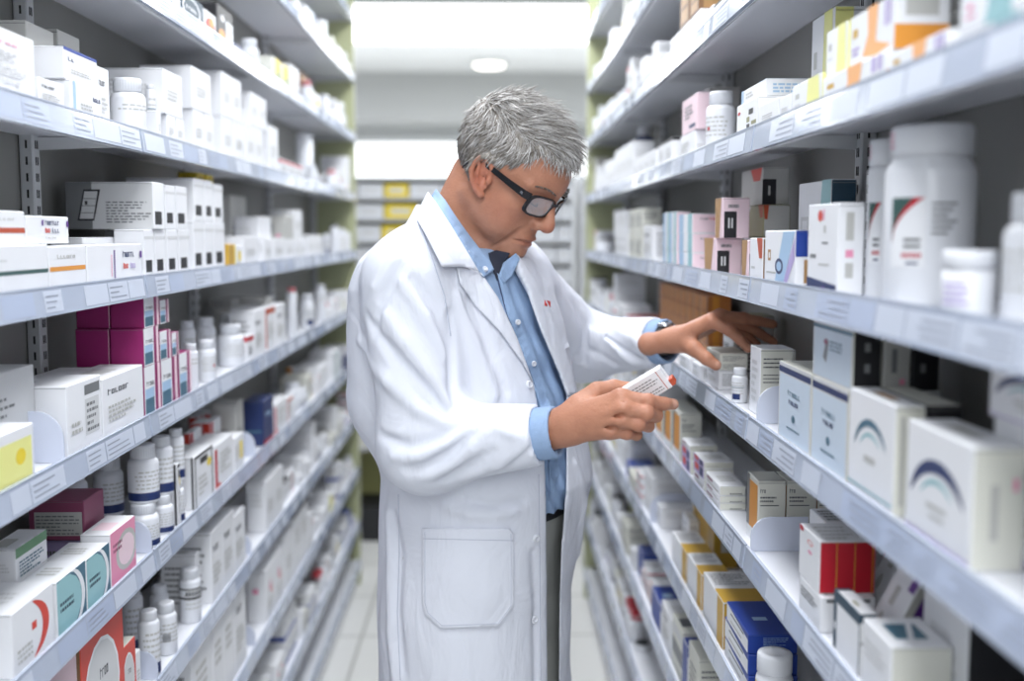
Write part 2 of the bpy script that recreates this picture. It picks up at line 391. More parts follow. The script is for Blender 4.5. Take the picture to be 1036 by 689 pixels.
# design: base, side, top, marks on F / S / T, spoken look
def DD(look, base='white', side=None, top=None, F=(), S=(), T=(), cat='box'): return dict(look=look, base=base, side=side or base, top=top or base, F=list(F), S=list(S), T=list(T), cat=cat)
slit = [('r', .02, .86, .98, .875, 'grey')]
tl = text_lines
DES = {
 'plain': DD('plain white carton', F=tl(.2, .35, .8, .6, 3, 'grey', 1), S=tl(.15, .5, .8, .8, 3, 'lgrey', 4)),
 'print': DD('white carton with small grey print', F=word(.12, .7, .5, .08, 'ink', 6, 4) + tl(.12, .25, .8, .55, 4, 'grey', 2), S=tl(.12, .2, .88, .85, 7, 'dgrey', 3, .4), T=tl(.2, .3, .8, .7, 3, 'grey', 5)),
 'cream': DD('cream carton with lines of dark print', 'cream', F=tl(.15, .3, .85, .8, 5, 'ink', 8, .4), S=tl(.1, .55, .9, .88, 4, 'ink', 3, .35) + tl(.1, .1, .9, .4, 4, 'ink', 6, .3)),
 'greybox': DD('pale grey carton', 'grey', F=tl(.2, .4, .7, .6, 2, 'dgrey', 3), S=tl(.2, .4, .7, .6, 2, 'dgrey', 5)),
 'redband': DD('white carton with a red band', F=[('r', 0, .78, 1, .95, 'red')] + tl(.15, .3, .8, .6, 3, 'ink', 8), S=[('r', 0, .78, 1, .95, 'red')] + tl(.15, .2, .8, .6, 4, 'dgrey', 8)),
 'blueband': DD('white carton with a blue band', F=[('r', 0, .08, 1, .26, 'blue')] + word(.15, .6, .6, .1, 'navy', 6, 2), S=[('r', 0, .08, 1, .26, 'blue')] + tl(.15, .4, .85, .8, 4, 'grey', 3)),
 'orangeband': DD('white carton with an orange corner', F=[('p', [(0, .0), (.35, 0), (0, .6)], 'orange')] + tl(.3, .5, .9, .8, 3, 'ink', 8), S=[('r', 0, 0, .2, 1, 'orange')] + tl(.3, .3, .9, .8, 5, 'grey', 9)),
 'tealcarton': DD('white carton with a teal stripe', F=[('r', .72, 0, .92, 1, 'lteal')] + word(.1, .6, .5, .1, 'dteal', 6, 3), S=tl(.1, .3, .9, .8, 5, 'grey', 10)),
 'limecarton': DD('white and lime yellow carton', F=[('p', [(.3, 0), (.75, 0), (.6, 1), (.45, 1)], 'lyellow')] + word(.1, .5, .25, .1, 'ink', 3, 3), S=[('r', .6, 0, 1, 1, 'lyellow')] + tl(.1, .3, .5, .8, 5, 'grey', 10)),
 'navybox': DD('dark navy carton', 'navy', F=word(.2, .5, .6, .12, 'white', 6, 4), S=tl(.2, .4, .8, .7, 3, 'sky', 2)),
 'brownbox': DD('brown patterned carton', 'brown', F=[('r', .15, .55, .45, .9, 'tan'), ('r', .55, .55, .85, .9, 'tan'), ('r', .15, .1, .45, .45, 'tan'), ('r', .55, .1, .85, .45, 'tan')], S=[('r', .2, .2, .8, .8, 'tan')]),
 'yellowbox': DD('yellow carton', 'yellow', F=tl(.2, .4, .8, .7, 3, 'brown', 2), S=tl(.2, .4, .8, .7, 3, 'brown', 2)),
 'goldbox': DD('mustard yellow carton', 'gold', F=[('r', .47, 0, .53, 1, 'brown')], S=[('r', .3, .3, .7, .6, 'cream')]),
 'orangebox': DD('orange-brown carton with pale seams', 'amber2', F=[('r', .0, 0, .16, 1, 'lorange'), ('r', .88, 0, 1, 1, 'brown'), ('r', .45, .1, .7, .9, 'orange')], S=[('r', .2, 0, .5, 1, 'orange')], T=[]),
 'lyellowbox': DD('white carton with a yellow patch', F=[('c', .6, .5, .25, 'yellow', 1.0)] + tl(.1, .1, .5, .3, 2, 'grey', 2), S=[('r', .7, 0, 1, 1, 'lyellow')]),
 # hand matched ones
 'whitepink': DD('large out-of-focus white carton with faint pink print', F=word(.3, .78, .5, .03, 'pink', 7, 2) + tl(.15, .25, .9, .7, 9, 'lgrey', 2)),
 'bluetop': DD('white carton with a blue top edge', F=[('r', 0, .9, 1, 1, 'blue')] + word(.12, .6, .2, .1, 'navy', 2, 2) + tl(.2, .25, .8, .4, 2, 'grey', 2), T=[('r', .8, 0, 1, 1, 'blue')]),
 'bluestripe': DD('white carton with a pale blue upright stripe', F=[('r', .08, 0, .16, 1, 'sky')] + word(.7, .6, .24, .1, 'navy', 4, 5) + tl(.3, .3, .7, .5, 2, 'grey', 2)),
 'greenstripe': DD('long white carton with a dark green stripe', F=[('r', .12, .42, 1, .5, 'dgreen'), ('r', .1, .68, .45, .72, 'lgrey')] + [('c', .08, .46, .03, 'lteal', 1)]),
 'orangestripe': DD('white carton with an orange stripe', F=[('r', 0, .44, .98, .54, 'orange')] + word(.2, .72, .5, .07, 'grey', 6, 2)),
 'rustripe': DD('white carton with a broad rust orange stripe', F=[('r', 0, .34, 1, .5, 'rust')] + word(.5, .72, .35, .06, 'grey', 5, 2)),
 'purpleword': DD('white carton with purple name and red dose', F=word(.42, .68, .34, .15, 'navy', 8, 8) + [('r', .34, .66, .38, .86, 'purple'), ('r', .94, .62, .99, .84, 'purple')] + word(.42, .4, .12, .15, 'coral', 2, 9) + word(.58, .4, .18, .14, 'navy', 3, 2) + word(.42, .18, .26, .06, 'grey', 6, 4)),
 'purplevert': DD('white carton with small purple writing down its middle', F=[('r', .45, .15 + i * .055, .48, .185 + i * .055, 'purple') for i in range(13)] + [('r', .40, .2 + i * .07, .42, .24 + i * .07, 'pink') for i in range(8)] + word(.62, .66, .22, .13, 'navy', 6, 8) + word(.62, .36, .1, .12, 'coral', 2, 9) + word(.76, .36, .1, .12, 'lav', 3, 9) + [('r', .95, .62, .99, .8, 'purple')]),
 'formbox': DD('deep carton with black form graphic and printed notes', side='lgrey', F=[('r', .1, .1, .72, .38, 'black')], S=[('r', 0, 0, .30, 1, 'dgrey'), ('p', [(.13, .18), (.32, .18), (.40, .84), (.21, .84)], 'black'), ('p', [(.155, .22), (.31, .22), (.37, .80), (.22, .80)], 'lgrey')] + [('r', .17 + i * .015, .34 + i * .15, .35, .352 + i * .15, 'black') for i in range(3)] + [('r', .22, .52, .25, .6, 'black')] + tl(.46, .14, .98, .62, 8, 'ink', 5, .35)),
 'blacksquare': DD('white carton with a black square near its foot', F=[('r', .12, .14, .72, .38, 'black'), ('r', .0, .8, 1, .86, 'lgrey')], S=[]),
 'textgrey': DD('tall grey white carton with faded print', 'lgrey', side='grey', F=tl(.05, .4, .7, .8, 5, 'dgrey', 2, .35) + [('r', .05, .1, .3, .25, 'lteal')]),
 'yellowsun': DD('low white carton with a pale yellow patch', F=[('r', .3, .1, .95, .8, 'lyellow'), ('c', .75, .5, .09, 'yellow', 1.6)] + tl(.1, .2, .3, .6, 3, 'grey', 2)),
 'greylabel': DD('white carton with a grey printed panel', F=[('r', .5, .78, .95, .92, 'dgrey'), ('r', .5, .2, .92, .72, 'lgrey')] + tl(.55, .25, .9, .7, 5, 'dgrey', 2, .5) + tl(.1, .3, .4, .5, 2, 'grey', 2)),
 'magenta': DD('magenta carton with a white and blue front', 'magenta', F=[('r', 0, 0, .66, 1, 'white'), ('r', .05, .04, .6, .35, 'teal'), ('r', .05, .35, .6, .55, 'sky'), ('r', .84, 0, 1, 1, 'lpink')] + word(.14, .6, .5, .08, 'ink', 5, 3), T=[]),
 'magentalid': DD('magenta carton', 'magenta', S=[('r', .98, 0, 1, 1, 'lpink')]),
 'redstripes': DD('slim white carton with a red side', 'white', side='coral', F=[('r', .0, 0, .25, 1, 'red')] + tl(.35, .3, .9, .8, 5, 'grey', 2), S=[('r', .1, .3, .3, .7, 'lpink')]),
 'blackframe': DD('white carton outlined in black with yellow dot', F=[('r', 0, 0, .06, 1, 'black'), ('r', .94, 0, 1, 1, 'black'), ('r', 0, .94, 1, 1, 'black'), ('c', .8, .72, .12, 'yellow', .7), ('r', .3, .78, .7, .9, 'black')] + tl(.2, .2, .7, .6, 4, 'grey', 3), S=[('r', .9, 0, .96, 1, 'black')]),
 'redcorner': DD('white carton with a red left edge', F=[('r', 0, .05, .14, .9, 'red'), ('r', .0, .05, .3, .12, 'coral')] + tl(.3, .3, .9, .8, 5, 'grey', 2), S=tl(.2, .2, .8, .8, 5, 'grey', 2)),
 'whiteyellow': DD('white carton with a yellow tab', F=[('r', .55, .3, .85, .8, 'yellow')] + tl(.1, .3, .45, .8, 4, 'grey', 3)),
 'redarc': DD('white carton with a curved orange-red swoosh', F=[arc(.35, .5, .36, .52, -75, 75, 'coral', .9), ('r', .45, .5, .56, .62, 'coral')] + tl(.1, .15, .5, .4, 3, 'grey', 3), S=tl(.2, .2, .8, .8, 4, 'lgrey', 3), T=tl(.2, .3, .8, .7, 3, 'lgrey', 3)),
 'tealarc': DD('pale blue carton with a curved white swoosh', F=[('r', 0, 0, 1, 1, 'teal'), ('c', .22, .45, .62, 'lteal', .9), arc(.22, .45, .62, .74, -80, 80, 'white', .9)] + tl(.1, .4, .6, .62, 2, 'dteal', 4), T=tl(.2, .3, .8, .7, 3, 'grey', 3)),
 'tealtop': DD('white carton with green-grey panel and fine print', F=[('r', 0, .7, 1, 1, 'green')] + tl(.1, .1, .9, .6, 5, 'teal', 4), S=tl(.2, .3, .8, .6, 3, 'lgrey', 4), T=[('r', .1, .1, .6, .5, 'grey')]),
 'lavbox': DD('lavender carton', 'lav', F=tl(.1, .3, .6, .7, 2, 'purple', 4), S=tl(.1, .3, .6, .7, 2, 'dgrey', 4), T=[('r', .1, .1, .7, .4, 'purple')]),
 'maroonbox': DD('dusky maroon carton with grey text panel', 'maroon', F=[], S=[('r', .1, .12, .96, .72, 'grey')] + tl(.13, .16, .93, .68, 6, 'dgrey', 5, .4)),
 'pinkbox': DD('pink carton with a pale ring', 'white', F=[('r', 0, 0, 1, 1, 'pink'), ('c', .62, .5, .42, 'grey', .9), ('c', .62, .5, .32, 'lpink', .9)] + tl(.1, .6, .5, .8, 2, 'maroon', 5), T=[('r', .2, .2, .8, .6, 'lpink')]),
 'redellipse': DD('red carton with a large white oval', 'coral', F=[('c', .45, .45, .42, 'white', 1.0), ('c', .45, .45, .39, 'lgrey', 1.0)] + word(.4, .55, .2, .07, 'ink', 4, 3) + tl(.2, .25, .7, .45, 3, 'grey', 3), S=[('r', .1, .5, .9, .9, 'lpink')], side='brown', top='cream'),
 'darktop': DD('white carton with a black lid', 'white', top='black', F=tl(.2, .5, .8, .8, 3, 'grey', 3), S=[('r', .3, .55, .7, .6, 'ink')] + tl(.2, .6, .8, .8, 2, 'ink', 3)),
 'pinklogo': DD('white carton with a pink scribble logo', F=[('p', [(.3, .6), (.5, .75), (.45, .5)], 'pink'), ('p', [(.5, .5), (.7, .65), (.65, .4)], 'coral')] + tl(.2, .2, .8, .4, 2, 'grey', 3), S=[('r', .3, .55, .6, .65, 'pink')]),
 'tealbadge': DD('dark teal carton with a round badge', 'dteal', F=[('c', .45, .5, .42, 'white', 1.0), ('c', .45, .5, .36, 'dteal', 1.0)] + word(.2, .45, .5, .12, 'white', 5, 3)),
 'orangeblob': DD('white carton with an orange splash', F=[('c', .5, .35, .42, 'coral', 1.0), ('c', .6, .6, .2, 'orange', 1.0)]),
 'blackbird': DD('black and white carton with a small white emblem', 'black', F=[('r', .55, 0, 1, .7, 'white'), ('c', .35, .7, .12, 'white', .7), ('c', .3, .25, .2, 'orange', .8)], S=[('c', .5, .7, .15, 'white', .8)]),
 'yellowgreen': DD('cream carton with a yellow-green front', 'cream', F=[('r', .3, 0, 1, 1, 'yellow'), ('r', .5, .2, .9, .5, 'green')]),
 'brownwin': DD('brown carton with pale windows', 'brown', F=[('r', .15, .62, .85, .95, 'tan'), ('r', .15, .1, .85, .5, 'tan')], S=[('r', .1, .62, .45, .95, 'tan'), ('r', .55, .62, .9, .95, 'tan'), ('r', .1, .1, .45, .5, 'tan'), ('r', .55, .1, .9, .5, 'tan')]),
 'orangewave': DD('white carton with a soft orange wave', F=[('p', [(.32, .12), (.62, .02), (.95, .12), (.62, .3), (.66, 1), (.42, 1), (.44, .5)], 'lorange'), ('r', .08, .55, .2, .72, 'gold'), ('r', .06, .3, .24, .36, 'lav'), ('r', .08, .2, .22, .26, 'lav'), ('r', .8, .5, .86, .95, 'lav'), ('r', .89, .5, .94, .95, 'lav')], side='white', S=[('r', 0, .0, 1, .45, 'orange'), ('r', .2, .6, .8, .9, 'grey')]),
 'limewave': DD('white carton with a pale lime yellow wave', F=[('p', [(.5, 0), (.95, 0), (.9, 1), (.55, 1)], 'lyellow'), ('r', .12, .55, .26, .7, 'grey'), ('r', .1, .35, .3, .4, 'lgrey')], side='lgrey', S=[('r', 0, 0, .5, 1, 'lyellow')]),
 'tealwave': DD('white carton with a pale teal wave', F=[('p', [(.4, 0), (.8, 0), (.75, 1), (.5, 1)], 'lteal'), ('r', .12, .5, .22, .66, 'pink'), ('r', .1, .3, .26, .38, 'pink')]),
 'whiteblue': DD('flat white carton with pale blue ends', F=[('r', 0, 0, .1, 1, 'sky')] + tl(.2, .4, .5, .8, 2, 'grey', 2), S=tl(.1, .2, .9, .8, 3, 'sky', 2), T=[('r', 0, 0, 1, .3, 'sky')]),
 'redside': DD('white and pink carton with a red edge', F=tl(.1, .3, .7, .7, 5, 'grey', 3), S=[('r', .75, 0, 1, 1, 'pink'), ('r', .9, .1, 1, .9, 'red')] + tl(.1, .3, .7, .5, 3, 'grey', 3)),
 'lilacbox': DD('pale lilac carton with dark upright print', 'lpink', F=[('r', .5, .1, .9, .2, 'navy')] + tl(.2, .4, .8, .8, 4, 'dgrey', 3), S=[('r', .6, .1, .66, .8, 'ink'), ('r', .75, .1, .8, .7, 'maroon')]),
 'blackmarks': DD('white carton with black and olive blocks', F=[('c', .12, .75, .07, 'red', .7), ('r', .5, .1, .64, .35, 'black'), ('r', .5, .4, .64, .55, 'olive'), ('r', .72, .1, .95, .2, 'black'), ('r', .72, .3, .95, .4, 'olive'), ('r', .6, .6, .8, .75, 'black')]),
 'blacklid': DD('white carton with a black lid', 'white', top='black', F=[('r', 0, .88, 1, 1, 'black')] + tl(.2, .3, .8, .7, 4, 'grey', 3), S=[('r', 0, .88, 1, 1, 'black'), ('r', .7, .5, .9, .6, 'black')] + tl(.2, .1, .8, .4, 4, 'grey', 3)),
 'bluestack': DD('pale blue-white carton with red word', 'white', F=[('r', 0, 0, .35, 1, 'sky'), ('r', .7, 0, 1, 1, 'lteal')], S=word(.3, .68, .3, .1, 'ink', 5, 2) + word(.62, .68, .3, .1, 'coral', 5, 3), side='lpink'),
 'blacklabel': DD('white carton with an orange flash and black label', 'lpink', F=[('p', [(.1, 0), (.6, 0), (.8, 1), (.0, 1)], 'tan')], S=[('r', .05, 0, .52, .66, 'black'), ('r', .2, .25, .26, .5, 'lgrey'), ('r', .32, .25, .38, .5, 'lgrey')] + tl(.2, .75, .6, .9, 1, 'dgrey', 4)),
 'orangeflash': DD('white carton with an orange corner flash', 'white', side='brown', F=[('p', [(.55, 1), (.98, 1), (.98, .55), (.75, .55)], 'rust')] + tl(.15, .3, .45, .4, 1, 'grey', 4)),
 'redtop': DD('grey carton with red flash and black label', 'grey', F=[('p', [(.45, .99), (.98, .99), (.9, .65), (.6, .65)], 'coral')] + tl(.1, .2, .4, .3, 1, 'olive', 4), S=[('r', .0, 0, .52, .68, 'black'), ('r', .22, .25, .3, .5, 'grey')]),
 'redtop2': DD('olive grey carton with a small red flash', 'olive', side='grey', F=[('p', [(.75, .99), (.98, .99), (.98, .6), (.85, .6)], 'rust'), ('p', [(.02, .98), (.4, .98), (.1, .4)], 'lgrey')], S=[('p', [(0, .99), (.2, .99), (.15, .55), (.04, .55)], 'rust')]),
 'bigblue': DD('white carton with sweeping blue beams and a round mark', F=[('p', [(.35, 0), (.62, 0), (.98, .98), (.62, .98)], 'sky'), ('p', [(.62, .0), (.72, .0), (.98, .5), (.98, .9)], 'lav'), ('r', .12, .45, .22, .65, 'tan'), ('r', .15, .5, .19, .6, 'white'), ('c', .5, .36, .13, 'navy', 1.1), ('c', .5, .36, .08, 'sky', 1.1), ('r', .08, .22, .4, .25, 'grey')], S=[('r', 0, .55, 1, 1, 'blue'), ('r', .45, .1, .7, .5, 'tan')]),
 'pinkswirl': DD('white carton with pink logo and dark blue foot', F=[('c', .42, .87, .08, 'coral', .8), ('r', .52, .82, .56, .94, 'pink'), ('r', .1, .4, .3, .44, 'dgrey'), ('r', .55, .68, .62, .76, 'grey'), ('r', .5, .56, .7, .58, 'dgrey'), ('r', .4, .32, .75, .34, 'grey'), ('p', [(0, .02), (.98, .02), (.98, .12), (0, .18)], 'navy'), ('p', [(.3, .02), (.7, .02), (.6, .1)], 'purple')], S=[('r', .3, .6, .6, .9, 'grey'), ('r', .3, .42, .6, .5, 'pink'), ('r', .3, .2, .6, .36, 'grey')]),
 'greennavy': DD('pale grey carton with navy end', 'white', side='dteal', F=[('r', .1, .5, .35, .66, 'lgrey'), ('r', .14, .53, .3, .62, 'white'), ('p', [(.6, 0), (1, .0), (1, 1), (.75, 1)], 'lteal'), ('r', .1, .2, .25, .24, 'grey'), ('r', .0, .0, .4, .08, 'black')]),
 'qrless': DD('olive-grey carton with navy edge and white label', 'olive', side='grey', F=[('r', 0, 0, 1, 1, 'navy')], S=[('r', .02, .08, .26, .96, 'white'), ('r', .72, .5, .96, .68, 'ink'), ('r', .5, .42, .7, .5, 'dgrey'), ('r', .3, .1, .9, .16, 'grey')], T=[]),
 'tallprint': DD('tall cream-white carton of fine print', 'white', side='cream', F=tl(.2, .2, .8, .85, 6, 'lgrey', 3), S=tl(.1, .72, .9, .9, 3, 'ink', 4, .35) + tl(.1, .5, .8, .66, 3, 'ink', 6, .3) + tl(.1, .2, .9, .42, 3, 'dgrey', 7, .3)),
 'bluearc': DD('pale blue carton with dark blue top stripe', 'cream', F=[('r', 0, 0, 1, 1, 'lgrey'), ('r', .03, .03, .97, .85, 'paleblue'), ('r', .0, .87, 1, .95, 'navy')] + word(.3, .6, .4, .06, 'teal', 6, 3) + word(.35, .5, .3, .05, 'navy', 5, 4) + [('c', .5, .33, .05, 'teal', 1.0), ('r', .3, .18, .7, .2, 'teal')], side='grey', S=tl(.2, .3, .8, .7, 5, 'dgrey', 3, .3)),
 'palebluearc': DD('pale blue carton with dark side and figure mark', 'cream', side='black', F=[('r', 0, 0, 1, 1, 'lgrey'), ('r', .03, .03, .97, .9, 'paleblue'), ('r', .0, .9, 1, .97, 'teal'), ('p', [(.28, .4), (.36, .75), (.42, .7), (.36, .3)], 'dgrey'), ('c', .34, .68, .05, 'maroon', 1.0)] + tl(.45, .55, .8, .75, 3, 'teal', 3), S=[('r', .4, .3, .6, .45, 'dgrey'), ('r', .4, .65, .6, .8, 'dgrey')]),
 'greyback': DD('grey carton standing edge-on', 'grey', side='grey', S=[('r', .3, .3, .5, .7, 'dgrey'), ('c', .35, .85, .08, 'dgrey', .5), ('r', .6, .1, .8, .2, 'pink')] , top='cream'),
 'blackback': DD('black carton standing edge-on', 'black', top='cream', S=[('r', .3, .3, .5, .45, 'dgrey'), ('r', .3, .7, .5, .85, 'dgrey')]),
 'arcbox': DD('white carton with a dark blue crescent arc', 'white', side='cream', F=[arc(.5, .35, .30, .42, 15, 175, 'navy', .95), arc(.5, .33, .22, .27, 30, 160, 'lteal', .95), ('r', .0, .04, 1, .065, 'lav'), ('r', .35, .32, .65, .36, 'grey'), ('r', .4, .24, .62, .27, 'grey')], S=[('r', .35, .25, .5, .7, 'grey'), ('r', .75, .65, .85, .75, 'pink')], T=[('r', .35, .3, .7, .7, 'grey')]),
 'tealarcbox': DD('white carton with a faint teal crescent arc', 'white', side='cream', F=[arc(.5, .45, .28, .36, 15, 175, 'teal', .9), arc(.5, .42, .21, .25, 30, 160, 'lteal', .9), ('r', .0, .08, 1, .1, 'lteal'), ('r', .38, .36, .62, .42, 'grey')], S=[('r', .2, .1, .35, .9, 'grey')], T=[('r', .35, .3, .7, .7, 'tan')]),
 'amber': DD('tall white carton with an amber front panel', 'cream', F=[('r', 0, 0, .25, 1, 'dgrey'), ('r', .25, .2, .95, .92, 'orange'), ('r', 0, 0, 1, .2, 'white')], S=word(.08, .82, .2, .05, 'ink', 3, 3) + tl(.08, .68, .7, .79, 2, 'ink', 3, .5) + [('r', .08, .62, .75, .635, 'ink'), ('r', .0, .36, 1, .37, 'ink')] + tl(.08, .08, .85, .32, 4, 'dgrey', 3, .35), T=[('r', .02, .1, .98, .13, 'grey')]),
 'flatstack': DD('flat white carton with dotted code', 'white', side='cream', F=[('r', .1, .15, .9, .3, 'grey'), ('r', .1, .55, .5, .8, 'maroon')], S=[('r', .4 + i * .08, .1, .45 + i * .08, .25, 'black') for i in range(6)] + [('r', .0, .94, 1, .97, 'grey')], T=tl(.2, .3, .9, .7, 3, 'grey', 3)),
 'flatred': DD('flat white carton with a red and navy end', 'white', side='cream', F=[('r', .0, .0, 1, 1, 'lav'), ('r', .1, .3, .5, .9, 'coral'), ('r', .6, .1, .9, .9, 'navy')], T=tl(.2, .3, .9, .7, 3, 'grey', 3), S=[('r', .1, .3, .5, .4, 'grey')]),
 'redbox': DD('white carton with deep red sides and gold seams', 'white', side='red', F=[('r', 0, .9, .2, 1, 'red'), ('c', .55, .8, .14, 'coral', .35), ('c', .55, .8, .1, 'white', .35), ('c', .55, .62, .1, 'pink', .35)], S=[('r', .30, 0, .315, 1, 'gold'), ('r', .62, 0, .635, 1, 'gold'), ('r', .93, 0, .945, 1, 'gold')], T=tl(.15, .1, .85, .9, 4, 'grey', 3, .35)),
 'redframe': DD('white carton edged in red', 'white', side='white', F=[('r', 0, 0, .12, 1, 'red'), ('r', .88, 0, 1, 1, 'red')], S=[('r', 0, 0, .12, 1, 'red'), ('r', .7, 0, 1, 1, 'red')] + word(.25, .7, .3, .08, 'coral', 4, 4), T=[('r', 0, .9, 1, 1, 'red')]),
 'greytray': DD('small white open-print carton', 'white', F=tl(.1, .5, .9, .8, 3, 'dgrey', 4), S=[('r', .1, .85, .9, .95, 'dgrey')], T=tl(.1, .1, .9, .9, 4, 'dgrey', 4)),
 'purplesq': DD('white carton with a purple square', 'white', side='grey', F=[('r', .72, .72, .98, .95, 'purple'), ('r', .3, .5, .5, .7, 'grey'), ('c', .3, .3, .1, 'grey', 1.0)], S=[('r', .3, .5, .85, .85, 'purple')] + tl(.1, .08, .9, .4, 5, 'dgrey', 4, .35), top='dteal', T=[('c', .3, .4, .15, 'lgrey', 1.5)]),
 'tealframe': DD('white carton with a dark teal frame', 'dteal', F=[('r', .15, 0, 1, .82, 'white'), ('c', .08, .4, .04, 'white', 2.0)], S=[('r', .04, 0, 1, .86, 'white')] + tl(.1, .5, .3, .6, 1, 'ink', 4), T=[('r', .06, 0, 1, .88, 'white'), ('r', .3, .3, .5, .5, 'olive')]),
 'bluelabel': DD('white carton with a blue label on its lid', 'white', side='cream', F=tl(.1, .5, .9, .8, 3, 'lgrey', 4), T=[('r', .2, .25, .75, .75, 'teal'), ('p', [(.4, .25), (.5, .25), (.7, .75), (.6, .75)], 'white')], S=[]),
 'blackside': DD('white-topped carton with a near-black side', 'white', side='black', F=tl(.2, .3, .8, .7, 3, 'lgrey', 4), T=[('r', .3, .3, .6, .6, 'lgrey')]),
 'mustard': DD('white carton with a mustard end and printed lid', 'white', side='gold', F=[('r', .72, 0, 1, 1, 'gold'), ('r', .0, .0, .72, .1, 'lgrey')], T=tl(.08, .55, .92, .95, 6, 'dgrey', 4, .35) + [('r', 0, 0, 1, .42, 'gold')], S=tl(.2, .3, .8, .6, 3, 'orange', 3, .4)),
 'bluepack': DD('royal blue carton with white printed front', 'blue', F=[('p', [(.02, .02), (.98, .02), (.98, .7), (.02, .95)], 'white'), ('r', .2, .6, .8, .7, 'ink'), ('r', .2, .2, .7, .3, 'grey')], S=tl(.3, .45, .9, .9, 5, 'sky', 4, .3), T=[('r', .3, .4, .6, .5, 'sky')]),
 'bluelid': DD('white carton with a royal blue lid', 'white', top='blue', F=[('r', 0, 0, 1, 1, 'blue')], S=[('r', .0, .8, 1, 1, 'blue')], T=[('r', .3, .4, .7, .6, 'sky')]),
 'darkprint': DD('grey-white carton with black label on the lid', 'cream', F=[('r', 0, .3, 1, .6, 'dgrey'), ('r', .1, .7, .9, .9, 'lgrey')], S=tl(.1, .1, .9, .9, 6, 'dgrey', 4, .4), T=[('r', .1, .3, .8, .7, 'ink')]),
 'navyorange': DD('navy carton with a red foot', 'navy', F=[('r', 0, .02, 1, .1, 'red')] + word(.2, .6, .6, .1, 'sky', 5, 3), S=[('r', .1, .3, .9, .35, 'teal')]),
 'orangesq': DD('white carton with an orange-red square edge', F=[('r', 0, .85, 1, .98, 'rust'), ('r', .0, .1, .15, .9, 'rust')] + tl(.3, .3, .8, .7, 4, 'grey', 3)),
}
# ---- meshes
_cache = {}; SRC = {}
def carton_mesh(s, des, W, D, Hh):
    key = (s, des, round(W, 4), round(D, 4), round(Hh, 4))
    if key in _cache: return _cache[key]
    d = DES[des]; g = MB(); b = min(.0012, W * .06, D * .06, Hh * .06)
    g.box(-D / 2, D / 2, -W / 2, W / 2, 0, Hh, d['base'], b=b, mf={'+z': d['top'], '-y': d['side'], '+y': d['side']})
    if d['F']: paint(g, 'F', d['F'], W, D, Hh, s)
    if d['S']: paint(g, 'S', d['S'], W, D, Hh, s)
    if d['T']: paint(g, 'T', d['T'], W, D, Hh, s)
    paint(g, 'S', [('r', .01, .965, .99, .972, 'dgrey')], W, D, Hh, s)   # lid flap seam
    me = g.data('medicine_carton', fix=False); _cache[key] = me; SRC[me.name] = g
    return me
BOT = {'navyband': 'white pill bottle with navy foot band', 'blackband': 'white pill bottle with black label band', 'plainb': 'plain white pill bottle', 'print': 'white pill bottle with small print', 'reddot': 'white pill bottle with a tiny red dot',
       'redswoosh': 'white bottle with red and grey swoosh label', 'bluecap': 'navy bottle with a white cap', 'bluelabelb': 'small white bottle with a blue label', 'jar': 'squat white jar', 'barcode': 'white pill bottle with a barcode', 'redcap': 'small bottle with a red cap', 'darkcap': 'white bottle with a black cap', 'yellowjar': 'white-lidded jar with yellow-edged label', 'roll': 'tall white cylinder bottle'}
